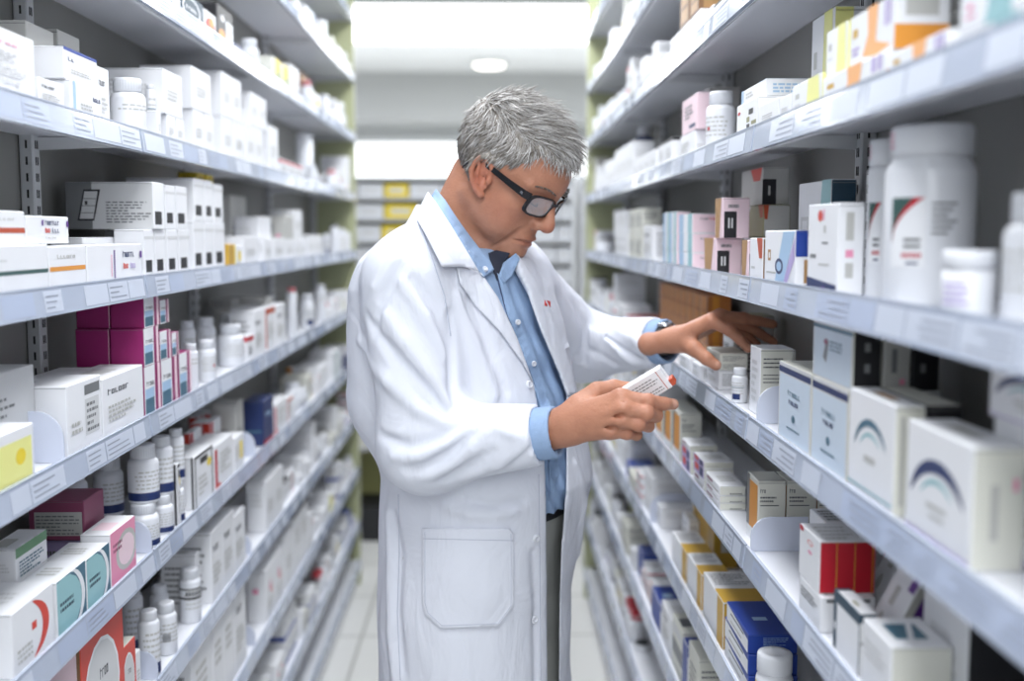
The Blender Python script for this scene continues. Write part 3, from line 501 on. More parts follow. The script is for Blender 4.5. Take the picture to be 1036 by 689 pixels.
def bottle(s, X, Y, z, r, h, kind):
    """body with its cap as a part; label print lies on the body"""
    key = ('b', s, kind, round(r, 4), round(h, 4))
    if key not in _cache:
        g = MB(); ch = min(h * .24, r * .9) if kind != 'jar' else h * .28
        if kind == 'roll': ch = h * .12
        if kind == 'redswoosh': ch = h * .17
        if kind == 'yellowjar': ch = h * .3
        sh = h - ch; rn = r * (.95 if kind in ('jar', 'roll', 'yellowjar') else .91 if kind == 'redswoosh' else .80); bodym = 'navy' if kind == 'bluecap' else 'bottle_white'
        z1 = sh - r * .38 if kind not in ('jar', 'roll') else sh - r * .06
        g.lathe([(r * .9, 0), (r * .98, r * .05), (r, r * .14), (r, z1), (r * .97, z1 + (sh - z1) * .35), (r * .86, z1 + (sh - z1) * .8), (rn * .94, sh - .0006), (rn * .94, sh)], bodym, n=32)
        def patch(a0, a1, za, zb, m, off=.0003, n=10):
            # angles measured from the aisle direction
            vs = []; R = r + off
            for i in range(n + 1):
                a = math.radians(a0 + (a1 - a0) * i / n); th = (PI + a) if s > 0 else -a
                for zz in (za, zb): vs.append((R * math.cos(th), R * math.sin(th), zz))
            g.mesh(vs, [(2 * i, 2 * i + 2, 2 * i + 3, 2 * i + 1) for i in range(n)], m, True)
        d_ = 1 if s > 0 else -1      # towards the near end
        la, lb = .10 * h, z1 - r * .1
        Hl = lb - la
        if kind in ('navyband', 'print', 'reddot', 'barcode', 'plainb', 'bluelabelb', 'blackband'):
            R_ = random.Random(5)
            for i in range(5 if kind != 'plainb' else 2):
                zz = la + Hl * (.80 - i * .13); a = -40
                while a < 95:
                    w_ = R_.uniform(8, 20); patch(a, min(a + w_, 110), zz, zz + Hl * .05, 'grey', n=3); a += w_ + 5
        if kind == 'navyband': patch(-80, 150, la * .5, la + Hl * .17, 'navy', .0004, 26)
        if kind == 'blackband':
            patch(-80, 150, la + Hl * .58, la + Hl * .64, 'black', .0005, 26); patch(-80, 150, la + Hl * .86, la + Hl * .9, 'black', .0005, 26)
            for i in range(7): patch(-10 + i * 16, 0 + i * 16, la + Hl * .69, la + Hl * .8, 'black', .0005, 2)
        if kind == 'barcode':
            for i in range(9): patch(50 + i * 4.5, 52.5 + i * 4.5, la + Hl * .3, la + Hl * .55, 'ink', .0005, 1)
        if kind == 'reddot': patch(20, 32, la + Hl * .45, la + Hl * .55, 'red', .0006, 2)
        if kind == 'bluelabelb': patch(20, 80, la, la + Hl * .28, 'navy', .0005, 8); patch(0, 110, la + Hl * .6, la + Hl * .62, 'teal', .0005, 8)
        if kind == 'yellowjar': patch(-80, 150, la, lb, 'lgrey', .0003, 26); patch(-80, 150, lb - Hl * .25, lb, 'yellow', .0005, 26)
        if kind == 'jar':
            for i in range(4):
                zz = la + Hl * (.7 - i * .17); patch(0, 60 + 8 * (i % 2), zz, zz + Hl * .08, 'lav', n=5)
        if kind == 'redswoosh':
            c0 = 40
            patch(c0 - 24, c0 + 24, h * .22, h * .60, 'white', .0003, 8)
            # curved grey-green corner with red band
            nn = 10; za, zb = h * .34, h * .60
            def sw(f0, f1, m, off):
                R = r + off; K = 8
                for k in range(K):
                    vs = []; fa = f0 + (f1 - f0) * k / K; fb = f0 + (f1 - f0) * (k + 1) / K
                    for i in range(nn + 1):
                        t = i / nn; cur = t ** .5
                        for f in (fa, fb):
                            a = math.radians(c0 - 24 + (f * 46) * t); th = PI + a if s > 0 else -a
                            vs.append((R * math.cos(th), R * math.sin(th), za + (zb - za) * min(1, cur)))
                    g.mesh(vs, [(2 * i, 2 * i + 2, 2 * i + 3, 2 * i + 1) for i in range(nn)], m, True)
            sw(0, .72, 'dgreen', .0005); sw(.72, 1.0, 'red', .0006)
            for j, v in enumerate((.36, .325)): patch(c0 - 4, c0 + 18, h * v, h * (v + .018), 'dgrey', .0006, 4)
            for i in range(6): patch(c0 - 6 + i * 4.4, c0 - 3 + i * 4.4, h * .272, h * .298, 'red', .0006, 1)
            patch(c0, c0 + 16, h * .235, h * .247, 'navy', .0006, 4)
            for i in range(6): patch(c0 + 30, c0 + 62 - 6 * (i % 3), h * (.56 - i * .032), h * (.572 - i * .032), 'dgrey', .0006, 5)
        bm_ = g.data('pill_bottle')
        g = MB(); rc = rn * (1.0 if kind not in ('jar',) else 1.06); cm = {'redcap': 'red', 'darkcap': 'black'}.get(kind, 'bottle_white')
        g.lathe([(rc * .97, sh + .0005), (rc, sh + .001), (rc, h - ch * .12), (rc * .95, h), (rc * .55, h), (rc * .5, h - .0006), (.001, h - .0006)], cm, n=32)
        if kind not in ('jar', 'redswoosh', 'yellowjar'):
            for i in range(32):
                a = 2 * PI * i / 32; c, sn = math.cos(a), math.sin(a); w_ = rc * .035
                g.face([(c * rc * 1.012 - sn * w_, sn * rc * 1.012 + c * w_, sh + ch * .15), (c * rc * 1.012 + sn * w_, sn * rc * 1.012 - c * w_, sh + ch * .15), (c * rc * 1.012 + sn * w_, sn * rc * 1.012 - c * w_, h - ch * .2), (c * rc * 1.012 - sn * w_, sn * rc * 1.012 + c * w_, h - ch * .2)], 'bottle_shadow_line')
        if kind == 'redswoosh':
            th = (PI if s > 0 else 0) - .0
            for j in (0, 1):
                for i in range(3):
                    a = th + math.radians(-6 + j * 7); zz = sh + ch * (.25 + .2 * i); R = rc * 1.014
                    g.face([(R * math.cos(a), R * math.sin(a), zz), (R * math.cos(a + .07), R * math.sin(a + .07), zz), (R * math.cos(a + .07), R * math.sin(a + .07), zz + ch * .14), (R * math.cos(a), R * math.sin(a), zz + ch * .14)], 'pink')
        if kind == 'yellowjar': pass
        _cache[key] = (bm_, g.data('bottle_cap'))
    a, b = _cache[key]
    nm = 'medicine_jar' if kind in ('jar', 'yellowjar') else 'pill_bottle'
    o = bpy.data.objects.new(nm, a); COL.objects.link(o); o.location = (X, Y, z)
    c = bpy.data.objects.new('bottle_cap', b); COL.objects.link(c); c.parent = o
    return o

# ---- registry of everything standing on a shelf
ITEMS = []
class It: pass
def reg(o, s, l, X, Y, z0, z1, hw, hd, look, cat, hand):
    r = It(); r.o = o; r.s = s; r.l = l; r.X = X; r.Y = Y; r.z0 = z0; r.z1 = z1; r.hw = hw; r.hd = hd; r.look = look; r.cat = cat; r.hand = hand
    ITEMS.append(r); return r
OCC = defaultdict(list)
def resolve(s, l, a0, a1, y0, y1, z0, z1, rigid=False):
    """keep goods from sharing space: slide back, shorten or trim (a = depth behind the shelf front)"""
    e = .0014
    for _ in range(6):
        hit = None
        for o in OCC[(s, l)]:
            if a0 < o[1] - e / 2 and a1 > o[0] + e / 2 and y0 < o[3] - e / 2 and y1 > o[2] + e / 2 and z0 < o[5] - e / 2 and z1 > o[4] + e / 2: hit = o; break
        if not hit: break
        o = hit; oy = min(y1, o[3]) - max(y0, o[2])
        if oy < .35 * (y1 - y0) and not rigid:
            if y0 < o[2]: y1 = o[2] - e
            else: y0 = o[3] + e
        elif oy < .3 * (y1 - y0) and rigid:
            d = oy + e; d = -d if y0 < o[2] else d; y0 += d; y1 += d
        elif a0 > o[0] + .004 or rigid:
            d = o[1] + e - a0; lim = DEPTH[s] - .024
            if rigid: a0 += d; a1 += d
            else: a0 += d; a1 = min(a1 + d, lim)
            if a1 > lim + .001 or a1 - a0 < .012: return None
        elif o[0] - e - a0 > .014: a1 = o[0] - e
        elif oy < .75 * (y1 - y0) and not rigid:
            if y0 < o[2]: y1 = o[2] - e
            else: y0 = o[3] + e
        else: return None
        if y1 - y0 < .006: return None
    else: return None
    OCC[(s, l)].append((a0, a1, y0, y1, z0, z1)); return a0, a1, y0, y1
def put_carton(s, l, X, Y, z, W, D, Hh, des, rot=0, look=None, hand=False):
    o = bpy.data.objects.new('medicine_carton', carton_mesh(s, des, W, D, Hh)); COL.objects.link(o)
    o.location = (X, Y, z); o.rotation_euler.z = rot
    return reg(o, s, l, X, Y, z, z + Hh, W / 2, D / 2, look or DES[des]['look'], 'box', hand)
def C(s, l, xa, xb, yt, des, d=.09, ins=.008, on=None, h=None, n=1, rot=0, look=None, behind=None):
    """carton(s) whose aisle face spans photo columns xa..xb and whose near upper corner is at row yt"""
    l += 1
    if behind is not None: ins = abs(behind.X) + behind.hd - FRONT[s] + .002
    Xf = s * (FRONT[s] + ins); z = on.z1 + .0004 if on else top_z(s, l)
    pn, pf = (xa, xb) if s < 0 else (xb, xa)
    Yn, Yf = y_from_px(pn, Xf, z), y_from_px(pf, Xf, z)
    if behind is not None: Yn, Yf = behind.Y - behind.hw, behind.Y + behind.hw
    if h is None: h = z_from_py(yt, Xf, Yn) - z
    h = max(.012, min(h, (EYE + LEV[s][l - 1] - .0015 if l else 9) - z)); d = min(d, DEPTH[s] - ins - .024)
    if behind is None and n == 1 and Yn > 1.95 and Yf - Yn > .17: n = max(2, int((Yf - Yn) / .10))
    W = (Yf - Yn) / n; out = None
    for i in range(n):
        q = resolve(s, l, ins, ins + d, Yn + W * i + .0004, Yn + W * (i + 1) - .0004, z, z + h)
        if q is None: continue
        a0, a1, ya, yb = q
        r = put_carton(s, l, s * (FRONT[s] + (a0 + a1) / 2), (ya + yb) / 2, z, yb - ya, a1 - a0, h, des, rot, look, True)
        out = out or r
    if out is None:
        out = It(); out.z0 = z; out.z1 = z + h; out.o = None; out.X = Xf + s * d / 2; out.Y = (Yn + Yf) / 2; out.hw = (Yf - Yn) / 2; out.hd = d / 2; out.l = l; out.s = s; print('GHOST', s, l, xa, xb, des)
    return out
def B(s, l, xa, xb, yt, kind='print', ins=.006, on=None, h=None, look=None):
    """bottle whose outline spans photo columns xa..xb and whose cap top is at row yt"""
    l += 1; z = on.z1 + .0004 if on else top_z(s, l); r = .02
    for _ in range(12):
        X = s * (FRONT[s] + ins + r); Y = y_from_px((xa + xb) / 2, X, z + .03); dist = math.hypot(X, Y)
        r = (xb - xa) / 2 / FPX * (FW.x * X + FW.y * Y) * math.cos(math.atan2(abs(X), Y)) * 1.0
    if h is None: h = z_from_py(yt, X, Y) - z
    h = max(.02, min(h, (EYE + LEV[s][l - 1] - .0015 if l else 9) - z))
    q = resolve(s, l, ins, ins + 2 * r, Y - r, Y + r, z, z + h, True)
    if q is None:
        out = It(); out.z0 = z; out.z1 = z + h; out.o = None; return out
    X = s * (FRONT[s] + (q[0] + q[1]) / 2); Y = (q[2] + q[3]) / 2
    return reg(bottle(s, X, Y, z, r, h, kind), s, l, X, Y, z, z + h, r, r, look or BOT[kind], 'jar' if kind in ('jar', 'yellowjar') else 'bottle', True)
def divider(s, l, Y, d=.11, h=.05, look='clear rounded shelf divider'):
    """upright plastic panel across the shelf, its front top corner rounded"""
    l += 1; g = MB(); x0 = FRONT[s] + .004; pts = [(x0, 0), (x0, h * .45)]
    for i in range(7):
        a = PI - PI / 2 * i / 6; pts.append((x0 + h * .55 + h * .55 * math.cos(a), h * .45 + h * .55 * math.sin(a)))
    pts += [(x0 + d, h), (x0 + d, 0)]
    n = len(pts); t = .0012; cx = x0 + d / 2
    vs = [(s * (x - cx), -t, z) for x, z in pts] + [(s * (x - cx), t, z) for x, z in pts]
    g.mesh(vs, [tuple(range(n)), tuple(range(2 * n - 1, n - 1, -1))] + [(i, (i + 1) % n, n + (i + 1) % n, n + i) for i in range(n)], 'divider_plastic')
    OCC[(s, l)].append((.004, .004 + d, Y - .0018, Y + .0018, top_z(s, l), top_z(s, l) + h))
    o = g.build('shelf_divider', loc=(s * cx, Y, top_z(s, l)))
    return reg(o, s, l, s * cx, Y, top_z(s, l), top_z(s, l) + h, .006, d / 2, look, 'divider', True)
def Cb(r, des, d=.05, h=None, on=None, look=None):
    """another carton directly behind r"""
    s = 1 if r.X > 0 else -1; l = getattr(r, 'l', None)
    return C(s, r.l - 1, 0, 0, 0, des, d=d, h=h if h else r.z1 - r.z0, on=on, behind=r, look=look)
# ---------------------------------------------------------------- left wall, matched item by item
L = -1
# second visible shelf (level 1), above eye height
C(L,1,152,172,-30,'plain'); C(L,1,173,183,-18,'bluestripe'); C(L,1,184,206,-12,'tealbadge',d=.03); C(L,1,207,219,8,'orangeblob',d=.05)
C(L,1,220,236,2,'blackbird',d=.05); C(L,1,238,246,46,'navybox',d=.03,h=.028); B(L,1,243,262,40,'plainb',ins=.02); B(L,1,256,269,50,'plainb')
C(L,1,276,292,56,'yellowgreen',d=.04); C(L,1,294,303,64,'plain',d=.05); C(L,1,305,313,73,'brownbox',d=.05,ins=.05); B(L,1,304,316,82,'redcap'); C(L,1,317,324,92,'lyellowbox',d=.05); B(L,1,322,334,96,'plainb')
# third visible shelf (level 2)
C(L,2,-60,37,0,'whitepink',d=.12); a=C(L,2,40,66,77,'print'); C(L,2,30,58,20,'greybox',ins=.08,d=.08); C(L,2,62,84,29,'greybox',ins=.10,d=.07)
a=C(L,2,72,104,80,'bluestripe',d=.06,ins=.01); C(L,2,65,99,46,'bluetop',d=.06,ins=.015,on=a); C(L,2,100,112,66,'print',ins=.03,d=.06)
B(L,2,112,148,80,'plainb'); B(L,2,148,158,86,'bluelabelb',ins=.02)
b=C(L,2,160,169,112,'plain'); b2=C(L,2,170,178,0,'plain',h=b.z1-b.z0); C(L,2,179,187,0,'plain',h=b.z1-b.z0); C(L,2,163,185,67,'plain',d=.11,on=b,look='large white carton lying across three slim ones')
b=C(L,2,197,207,110,'plain'); C(L,2,208,217,0,'plain',h=b.z1-b.z0); C(L,2,195,214,66,'plain',d=.10,on=b,look='large white carton on two slim ones')
b=C(L,2,226,237,117,'plain'); C(L,2,238,248,0,'plain',h=b.z1-b.z0); C(L,2,225,245,71,'plain',d=.10,on=b,look='big plain white carton above two slim white ones')
b=C(L,2,250,267,124,'plain'); C(L,2,254,270,92,'plain',d=.07,on=b)
C(L,2,273,282,126,'plain',d=.05); C(L,2,284,306,160,'redband',d=.07); B(L,2,300,317,136,'roll',ins=.03); B(L,2,310,322,168,'plainb'); B(L,2,330,340,172,'redcap')
# fourth visible shelf (level 3), just below eye height
a=C(L,3,-32,50,249,'greenstripe',d=.07); b=C(L,3,51,88,0,'orangestripe',d=.07,h=a.z1-a.z0-.003); c=C(L,3,89,144,248,'purplevert',d=.05)
C(L,3,-40,26,211,'rustripe',on=a,d=.05,ins=.02); C(L,3,27,70,218,'purpleword',on=a,d=.05,ins=.02); C(L,3,88,140,229,'print',ins=.055,d=.05,h=.07,look='white blank-sided carton behind the purple-printed one')
a=C(L,3,147,157,232,'blacksquare',d=.11); [C(L,3,x,x+10.5,0,'blacksquare',d=.11,h=a.z1-a.z0) for x in (158,170,182)]
C(L,3,156,167,184,'formbox',d=.148,on=a,ins=.004); C(L,3,168,178,187,'blacksquare',d=.14,on=a); C(L,3,179,190,188,'blacksquare',d=.14,on=a)
a=C(L,3,197,207,224,'blacksquare',d=.11); C(L,3,208,217,0,'blacksquare',d=.11,h=a.z1-a.z0); C(L,3,218,228,0,'blacksquare',d=.11,h=a.z1-a.z0)
t=C(L,3,197,207,180,'blacksquare',d=.13,on=a); C(L,3,208,216,0,'blacksquare',d=.13,on=a,h=t.z1-t.z0); C(L,3,217,226,0,'blacksquare',d=.13,on=a,h=t.z1-t.z0-.004)
C(L,3,199,207,169,'yellowbox',d=.04,ins=.06,on=t); C(L,3,209,216,171,'yellowbox',d=.04,ins=.06,on=t)
C(L,3,231,238,247,'goldbox',d=.04); C(L,3,239,245,248,'lyellowbox',d=.04)
a=C(L,3,247,262,239,'plain'); C(L,3,234,246,217,'print',ins=.05,d=.06); b=C(L,3,262,275,219,'plain',ins=.03,d=.06); C(L,3,247,262,197,'greybox',ins=.06,d=.08)
a=C(L,3,268,276,241,'plain'); C(L,3,277,289,241,'plain'); a=C(L,3,290,298,242,'plain'); C(L,3,299,310,242,'plain'); C(L,3,277,288,219,'plain',on=a,d=.07); C(L,3,289,297,218,'greyback',on=a,d=.07); C(L,3,298,306,212,'plain',on=a,d=.07)
C(L,3,312,326,238,'plain'); B(L,3,327,333,236,'bluelabelb'); B(L,3,334,343,226,'darkcap'); C(L,3,345,350,238,'print')
# fifth (level 4)
C(L,4,-30,38,388,'textgrey',ins=.05,d=.08); C(L,4,-24,36,452,'yellowsun',ins=.006,d=.04)
divider(L,4,y_from_px(46,L*.60,top_z(L,5)),d=.09,h=.07)
C(L,4,56,104,396,'greylabel',d=.06); C(L,4,105,146,384,'print',d=.07); C(L,4,58,100,386,'plain',ins=.07,d=.05); C(L,4,106,143,378,'print',ins=.085,d=.05)
a=C(L,4,147,163,372,'magenta',d=.055); C(L,4,164,180,0,'magenta',d=.055,h=a.z1-a.z0); C(L,4,182,194,0,'magenta',d=.055,h=a.z1-a.z0)
a2=Cb(a,'magentalid',d=.055)
b=C(L,4,146,161,333,'magenta',d=.055,on=a); C(L,4,162,173,336,'magenta',d=.055,on=a); C(L,4,174,181,337,'magenta',d=.055,on=a)
b2=Cb(b,'magentalid',d=.055,on=a2)
m3=C(L,4,146,161,299,'magenta',d=.055,on=b); C(L,4,162,171,304,'magenta',d=.055,on=b); Cb(m3,'magentalid',d=.055,on=b2)
B(L,4,199,219,344,'reddot'); B(L,4,219,247,328,'print',ins=.01); B(L,4,182,199,325,'plainb',ins=.07); B(L,4,199,219,321,'plainb',ins=.06); B(L,4,221,241,317,'plainb',ins=.07); B(L,4,186,201,348,'plainb',ins=.015)
C(L,4,248,257,341,'redband',d=.03)
C(L,4,258,268,315,'print',d=.09); C(L,4,269,279,312,'orangesq',d=.09); a=C(L,4,280,289,309,'print',d=.09); C(L,4,262,276,300,'greybox',d=.12,on=a,ins=.03,h=.022)
B(L,4,290,301,291,'redcap'); B(L,4,303,318,298,'bluelabelb'); B(L,4,319,330,288,'plainb')
# sixth (level 5)
a=C(L,5,14,56,622,'redarc',d=.08); b=C(L,5,59,88,590,'tealarc',d=.05); c=C(L,5,89,112,567,'tealarc',d=.06)
t1=Cb(b,'plain',d=.04); Cb(b,'tealtop',d=.04,on=t1,h=.045); t1=Cb(t1,'plain',d=.035); Cb(t1,'tealtop',d=.03,on=t1,h=.045)
C(L,5,-10,12,590,'redarc',d=.06,ins=.06)
C(L,5,113,138,541,'pinkbox',d=.045); t=C(L,5,88,106,542,'lavbox',d=.07,ins=.07); C(L,5,86,106,507,'maroonbox',d=.085,ins=.06,on=t)
divider(L,5,1.80,d=.08,h=.055)
for i,(xa,xb) in enumerate([(129,162),(152,176),(170,187)]):
    b=B(L,5,xa,xb,[508,500,486][i],'navyband'); B(L,5,xa,xb,[449,441,434][i],'navyband',on=b)
for i,(xa,xb) in enumerate([(94,126),(60,90)]):
    b=B(L,5,xa,xb,[520,530][i],'navyband',ins=.075+.03*i); B(L,5,xa,xb,[462,474][i],'navyband',ins=.075+.03*i,on=b)
a=C(L,5,181,193,470,'blackframe',d=.07); a=C(L,5,198,216,463,'blackframe',d=.07); b=C(L,5,218,236,452,'redcorner',d=.06); C(L,5,238,247,444,'whiteyellow',d=.05)
C(L,5,188,202,428,'redstripes',d=.02,ins=.085,h=.10); [C(L,5,x,x+11,0,'redstripes',d=.025,ins=i_,h=.115) for x,i_ in ((203,.05),(203,.078),(203,.106),(214,.06),(214,.09))]
divider(L,5,y_from_px(258,L*.575,top_z(L,6)),d=.06,h=.06)
C(L,5,240,250,408,'greybox',d=.09,ins=.03); C(L,5,267,277,406,'navyorange',d=.05); C(L,5,278,290,410,'redcorner',d=.05); C(L,5,291,297,404,'orangesq',d=.05)
# seventh (level 6)
a=C(L,6,86,128,640,'redellipse',d=.06); C(L,6,96,139,626,'redellipse',d=.05,ins=.012,h=.11)
divider(L,6,1.81,d=.05,h=.05)
B(L,6,140,163,617,'navyband'); B(L,6,156,180,609,'barcode'); B(L,6,181,204,575,'blackband'); B(L,6,152,172,592,'plainb',ins=.05); B(L,6,122,146,592,'navyband',ins=.07); B(L,6,160,182,574,'plainb',ins=.07)
C(L,6,196,216,565,'print',d=.07,ins=.02); C(L,6,214,238,541,'print',d=.07); C(L,6,236,249,526,'print',d=.07); C(L,6,205,221,556,'plain',ins=.06,d=.08); divider(L,6,y_from_px(252,L*.58,top_z(L,7)),d=.06,h=.05)
C(L,6,270,287,488,'plain',d=.05)
# eighth (level 7)
C(L,7,196,216,662,'darktop',d=.06); C(L,7,217,238,634,'darktop',d=.06); C(L,7,239,250,600,'print',d=.05,look='tall white carton standing past the black-lidded ones'); divider(L,7,y_from_px(256,L*.58,top_z(L,8)),d=.06,h=.05)
C(L,7,270,287,578,'pinklogo',d=.05); C(L,7,289,297,546,'plain',d=.05); C(L,7,298,312,526,'darktop',d=.05)
# ---------------------------------------------------------------- right wall, matched item by item
R = 1
C(R,2-1,663,677,52,'plain'); a=C(R,1,678,688,30,'print'); C(R,1,689,699,0,'print',h=a.z1-a.z0); C(R,1,700,708,0,'plain',h=a.z1-a.z0); C(R,1,688,697,-12,'brownwin',on=a); C(R,1,698,707,-14,'brownwin',on=a)
C(R,1,709,721,4,'plain'); C(R,1,722,734,-6,'blacklid'); C(R,1,735,752,-14,'print')
# level 2
C(R,2,622,640,142,'plain',d=.06); C(R,2,612,621,160,'plain'); C(R,2,641,664,150,'plain',d=.08); B(R,2,642,661,129,'bluecap',ins=.07); C(R,2,666,680,138,'blacklid',d=.05)
a=C(R,2,688,703,131,'redside',d=.045); C(R,2,690,705,93,'lilacbox',d=.045,on=a); C(R,2,704,716,74,'greybox',d=.07,ins=.075,h=.16)
B(R,2,714,744,93,'reddot'); b=C(R,2,745,766,97,'blackmarks',d=.06); C(R,2,767,787,98,'plain',d=.05); C(R,2,750,775,79,'whiteblue',d=.10,ins=.02,on=b)
C(R,2,788,800,94,'plain'); a=C(R,2,801,831,0,'limewave',d=.07,h=.042); 
b=C(R,2,832,896,50,'orangewave',d=.08); c=C(R,2,899,959,28,'orangewave',d=.05); e=C(R,2,962,1060,-2,'tealwave',d=.06)
C(R,2,812,842,6,'limewave',d=.05,ins=.085); C(R,2,826,857,20,'limewave',on=b,d=.06,ins=.012); C(R,2,858,904,-8,'orangewave',on=b,d=.055,ins=.014); C(R,2,906,930,0,'greyback',on=c,d=.05,ins=.05,h=.05); C(R,2,970,1040,-40,'tealwave',on=e,d=.06)
# level 3
B(R,3,604,622,240,'darkcap',ins=.02); a=C(R,3,622,634,236,'print',d=.05); C(R,3,621,633,209,'blacklid',d=.05,on=a); a=C(R,3,636,650,236,'cream',d=.05); C(R,3,637,650,210,'cream',d=.05,on=a); C(R,3,651,660,228,'print')
a=C(R,3,671,684,255,'bluestack',d=.03); b=C(R,3,671,684,236,'bluestack',on=a,d=.03); C(R,3,671,684,214,'bluestack',on=b,d=.03)
a=C(R,3,687,700,256,'bluestack',d=.055); b=C(R,3,687,700,236,'bluestack',on=a,d=.055); C(R,3,687,700,216,'bluestack',on=b,d=.055)
a=C(R,3,712,724,241,'blacklabel',d=.045); C(R,3,723,731,200,'blacklabel',d=.045,on=a)
C(R,3,750,757,243,'blacklabel',d=.02); C(R,3,758,771,241,'orangeflash',d=.03)
a=C(R,3,752,772,240,'redtop2',d=.045,ins=.075); b=C(R,3,752,772,207,'redtop2',d=.045,ins=.075,on=a); C(R,3,750,771,169,'redtop',d=.045,ins=.075,on=b)
C(R,3,773,804,233,'bigblue',d=.025); C(R,3,816,846,205,'pinkswirl',d=.03); C(R,3,806,838,181,'greennavy',d=.035,ins=.075)
B(R,3,857,893,141,'redswoosh',ins=.02,look='slim white bottle beside the huge one'); B(R,3,891,986,128,'redswoosh',ins=.012,look='huge white tub bottle with red and grey swoosh label')
C(R,3,880,925,120,'greybox',ins=.12,d=.03,look='grey carton just visible over the huge white bottle')
B(R,3,952,1009,253,'jar',ins=.002); B(R,3,1009,1085,195,'print',ins=.03,look='white bottle cut off by the right picture edge')
# level 4
z=C(R,4,658,668,340,'orangebox',ins=.085,d=.06,n=1,h=.034)
zz=z
for j in range(4):
    nx=C(R,4,668,716,0,'orangebox',ins=.09,d=.06,n=8,h=.0345) if j==0 else C(R,4,668,716,0,'orangebox',ins=.09,d=.06,n=8,h=.0345,on=nx)
a=C(R,4,731,741,0,'print',ins=.07,d=.08,h=.085); b=C(R,4,729,739,0,'qrless',ins=.06,d=.09,on=a,h=.038)
C(R,4,744,752,0,'tallprint',ins=.10,d=.055,h=.10)
a=C(R,4,715,727,0,'print',ins=.02,d=.05,h=.035); C(R,4,715,728,0,'cream',ins=.02,d=.05,h=.03,on=a)
C(R,4,700,712,0,'print',ins=.008,d=.05,h=.03); C(R,4,687,698,0,'print',ins=.008,d=.05,h=.03)
B(R,4,740,757,372,'bluelabelb',ins=.012); C(R,4,758,768,353,'tallprint',d=.05,ins=.022); C(R,4,765,774,354,'tallprint',d=.05,ins=.076)
divider(R,4,1.555,d=.045,h=.055)
a=C(R,4,787,819,379,'bluearc',d=.05,ins=.012); b=C(R,4,820,856,0,'bluearc',d=.05,h=a.z1-a.z0,ins=.012); c=C(R,4,857,902,411,'tealarcbox',d=.03)
Cb(c,'blackback',d=.035)
e1_=C(R,4,822,862,335,'palebluearc',d=.032,ins=.014,on=b); b2_=Cb(b,'plain',d=.05); e2_=Cb(e1_,'greyback',d=.03,on=b2_); Cb(e2_,'blackback',d=.03,on=b2_)
d_=C(R,4,915,980,453,'arcbox',d=.045); e=C(R,4,917,965,0,'arcbox',d=.05,ins=.06,h=.052); f_=C(R,4,1000,1080,450,'arcbox',d=.05,ins=.055)
C(R,4,1000,1080,374,'arcbox',d=.05,ins=.05,on=f_); C(R,4,1040,1110,470,'arcbox',d=.045)
# level 5
[C(R,5,x,x+7.5,y,'amber',d=.045) for x,y in ((662,414),(671,414),(680,418))]; C(R,5,676,684,412,'amber',d=.045,ins=.055)
a=C(R,5,690,698,0,'flatred',d=.055,h=.025); b=C(R,5,690,698,0,'flatred',d=.055,h=.018,on=a); C(R,5,690,698,462,'flatstack',d=.055,on=b)
a=C(R,5,702,712,0,'flatstack',d=.055,h=.02); b=C(R,5,702,712,0,'flatred',d=.055,h=.02,on=a); C(R,5,702,712,468,'flatred',d=.055,on=b)
a=C(R,5,714,728,519,'flatstack',d=.045); b=C(R,5,714,728,506,'flatstack',d=.045,on=a); C(R,5,714,728,492,'flatstack',d=.045,on=b)
divider(R,5,1.575,d=.085,h=.052,look='grey-white square shelf divider')
q1=C(R,5,755,766,487,'amber',d=.042,ins=.02); q2=Cb(q1,'amber',d=.045,look='amber-panelled carton half behind its twin'); Cb(q2,'amber',d=.03)
a=C(R,5,808,830,605,'greytray',d=.065); C(R,5,808,828,548,'redbox',d=.068,on=a); C(R,5,817,833,523,'greytray',d=.055,ins=.05,h=.1); C(R,5,835,850,512,'redframe',d=.05,ins=.075)
# leaning pair
for k,(pa,pb,ins) in enumerate(((866,886,.03),(866,886,.075))):
    r_=C(R,5,pa,pb,0,'purplesq',d=.033,ins=ins,h=.112)
    if r_.o: r_.o.rotation_euler=(0,math.radians(27),0); r_.o.location.z+=.0080
a=C(R,5,842,868,622,'tealframe',d=.085,ins=.010); C(R,5,871,900,655,'bluelabel',d=.06); C(R,5,903,945,612,'blackside',d=.07,ins=.04,look='white-topped carton with near-black side, bottom right')
C(R,5,905,935,0,'bluelabel',d=.035,h=.03)
# level 6
q=C(R,6,663,668,0,'plain',d=.09,h=.05,ins=.02)
divider(R,6,y_from_px(664,.40,top_z(R,7)),d=.10,h=.07,look='grey-white square shelf divider')
C(R,6,680,694,0,'mustard',d=.055,h=.062); C(R,6,695,709,0,'mustard',d=.055,h=.068); C(R,6,711,731,0,'mustard',d=.08,h=.082)
[C(R,6,x,x+7,0,'goldbox',d=.05,ins=.085,h=.11) for x in (701,708,715)]
a=C(R,6,733,757,0,'bluepack',d=.075,h=.032); b=C(R,6,733,757,0,'bluepack',d=.075,h=.032,on=a); C(R,6,735,757,0,'bluepack',d=.075,h=.03,on=b)
C(R,6,757,775,0,'print',d=.05,ins=.09,h=.07); B(R,6,763,803,660,'yellowjar',ins=.004)
C(R,6,690,697,0,'print',ins=.06,d=.06,h=.06)
# level 7
C(R,7,659,668,613,'bluelid',d=.055); C(R,7,669,679,628,'print',d=.06); C(R,7,680,690,641,'darkprint',d=.055); C(R,7,696,706,668,'cream',d=.06); C(R,7,684,695,655,'bluelid',d=.03)
B(R,8,640,659,668,'darkcap',ins=.01); [C(R,8,x,x+5,592,'orangeband',d=.06) for x in (0,)] if False else None
from collections import defaultdict
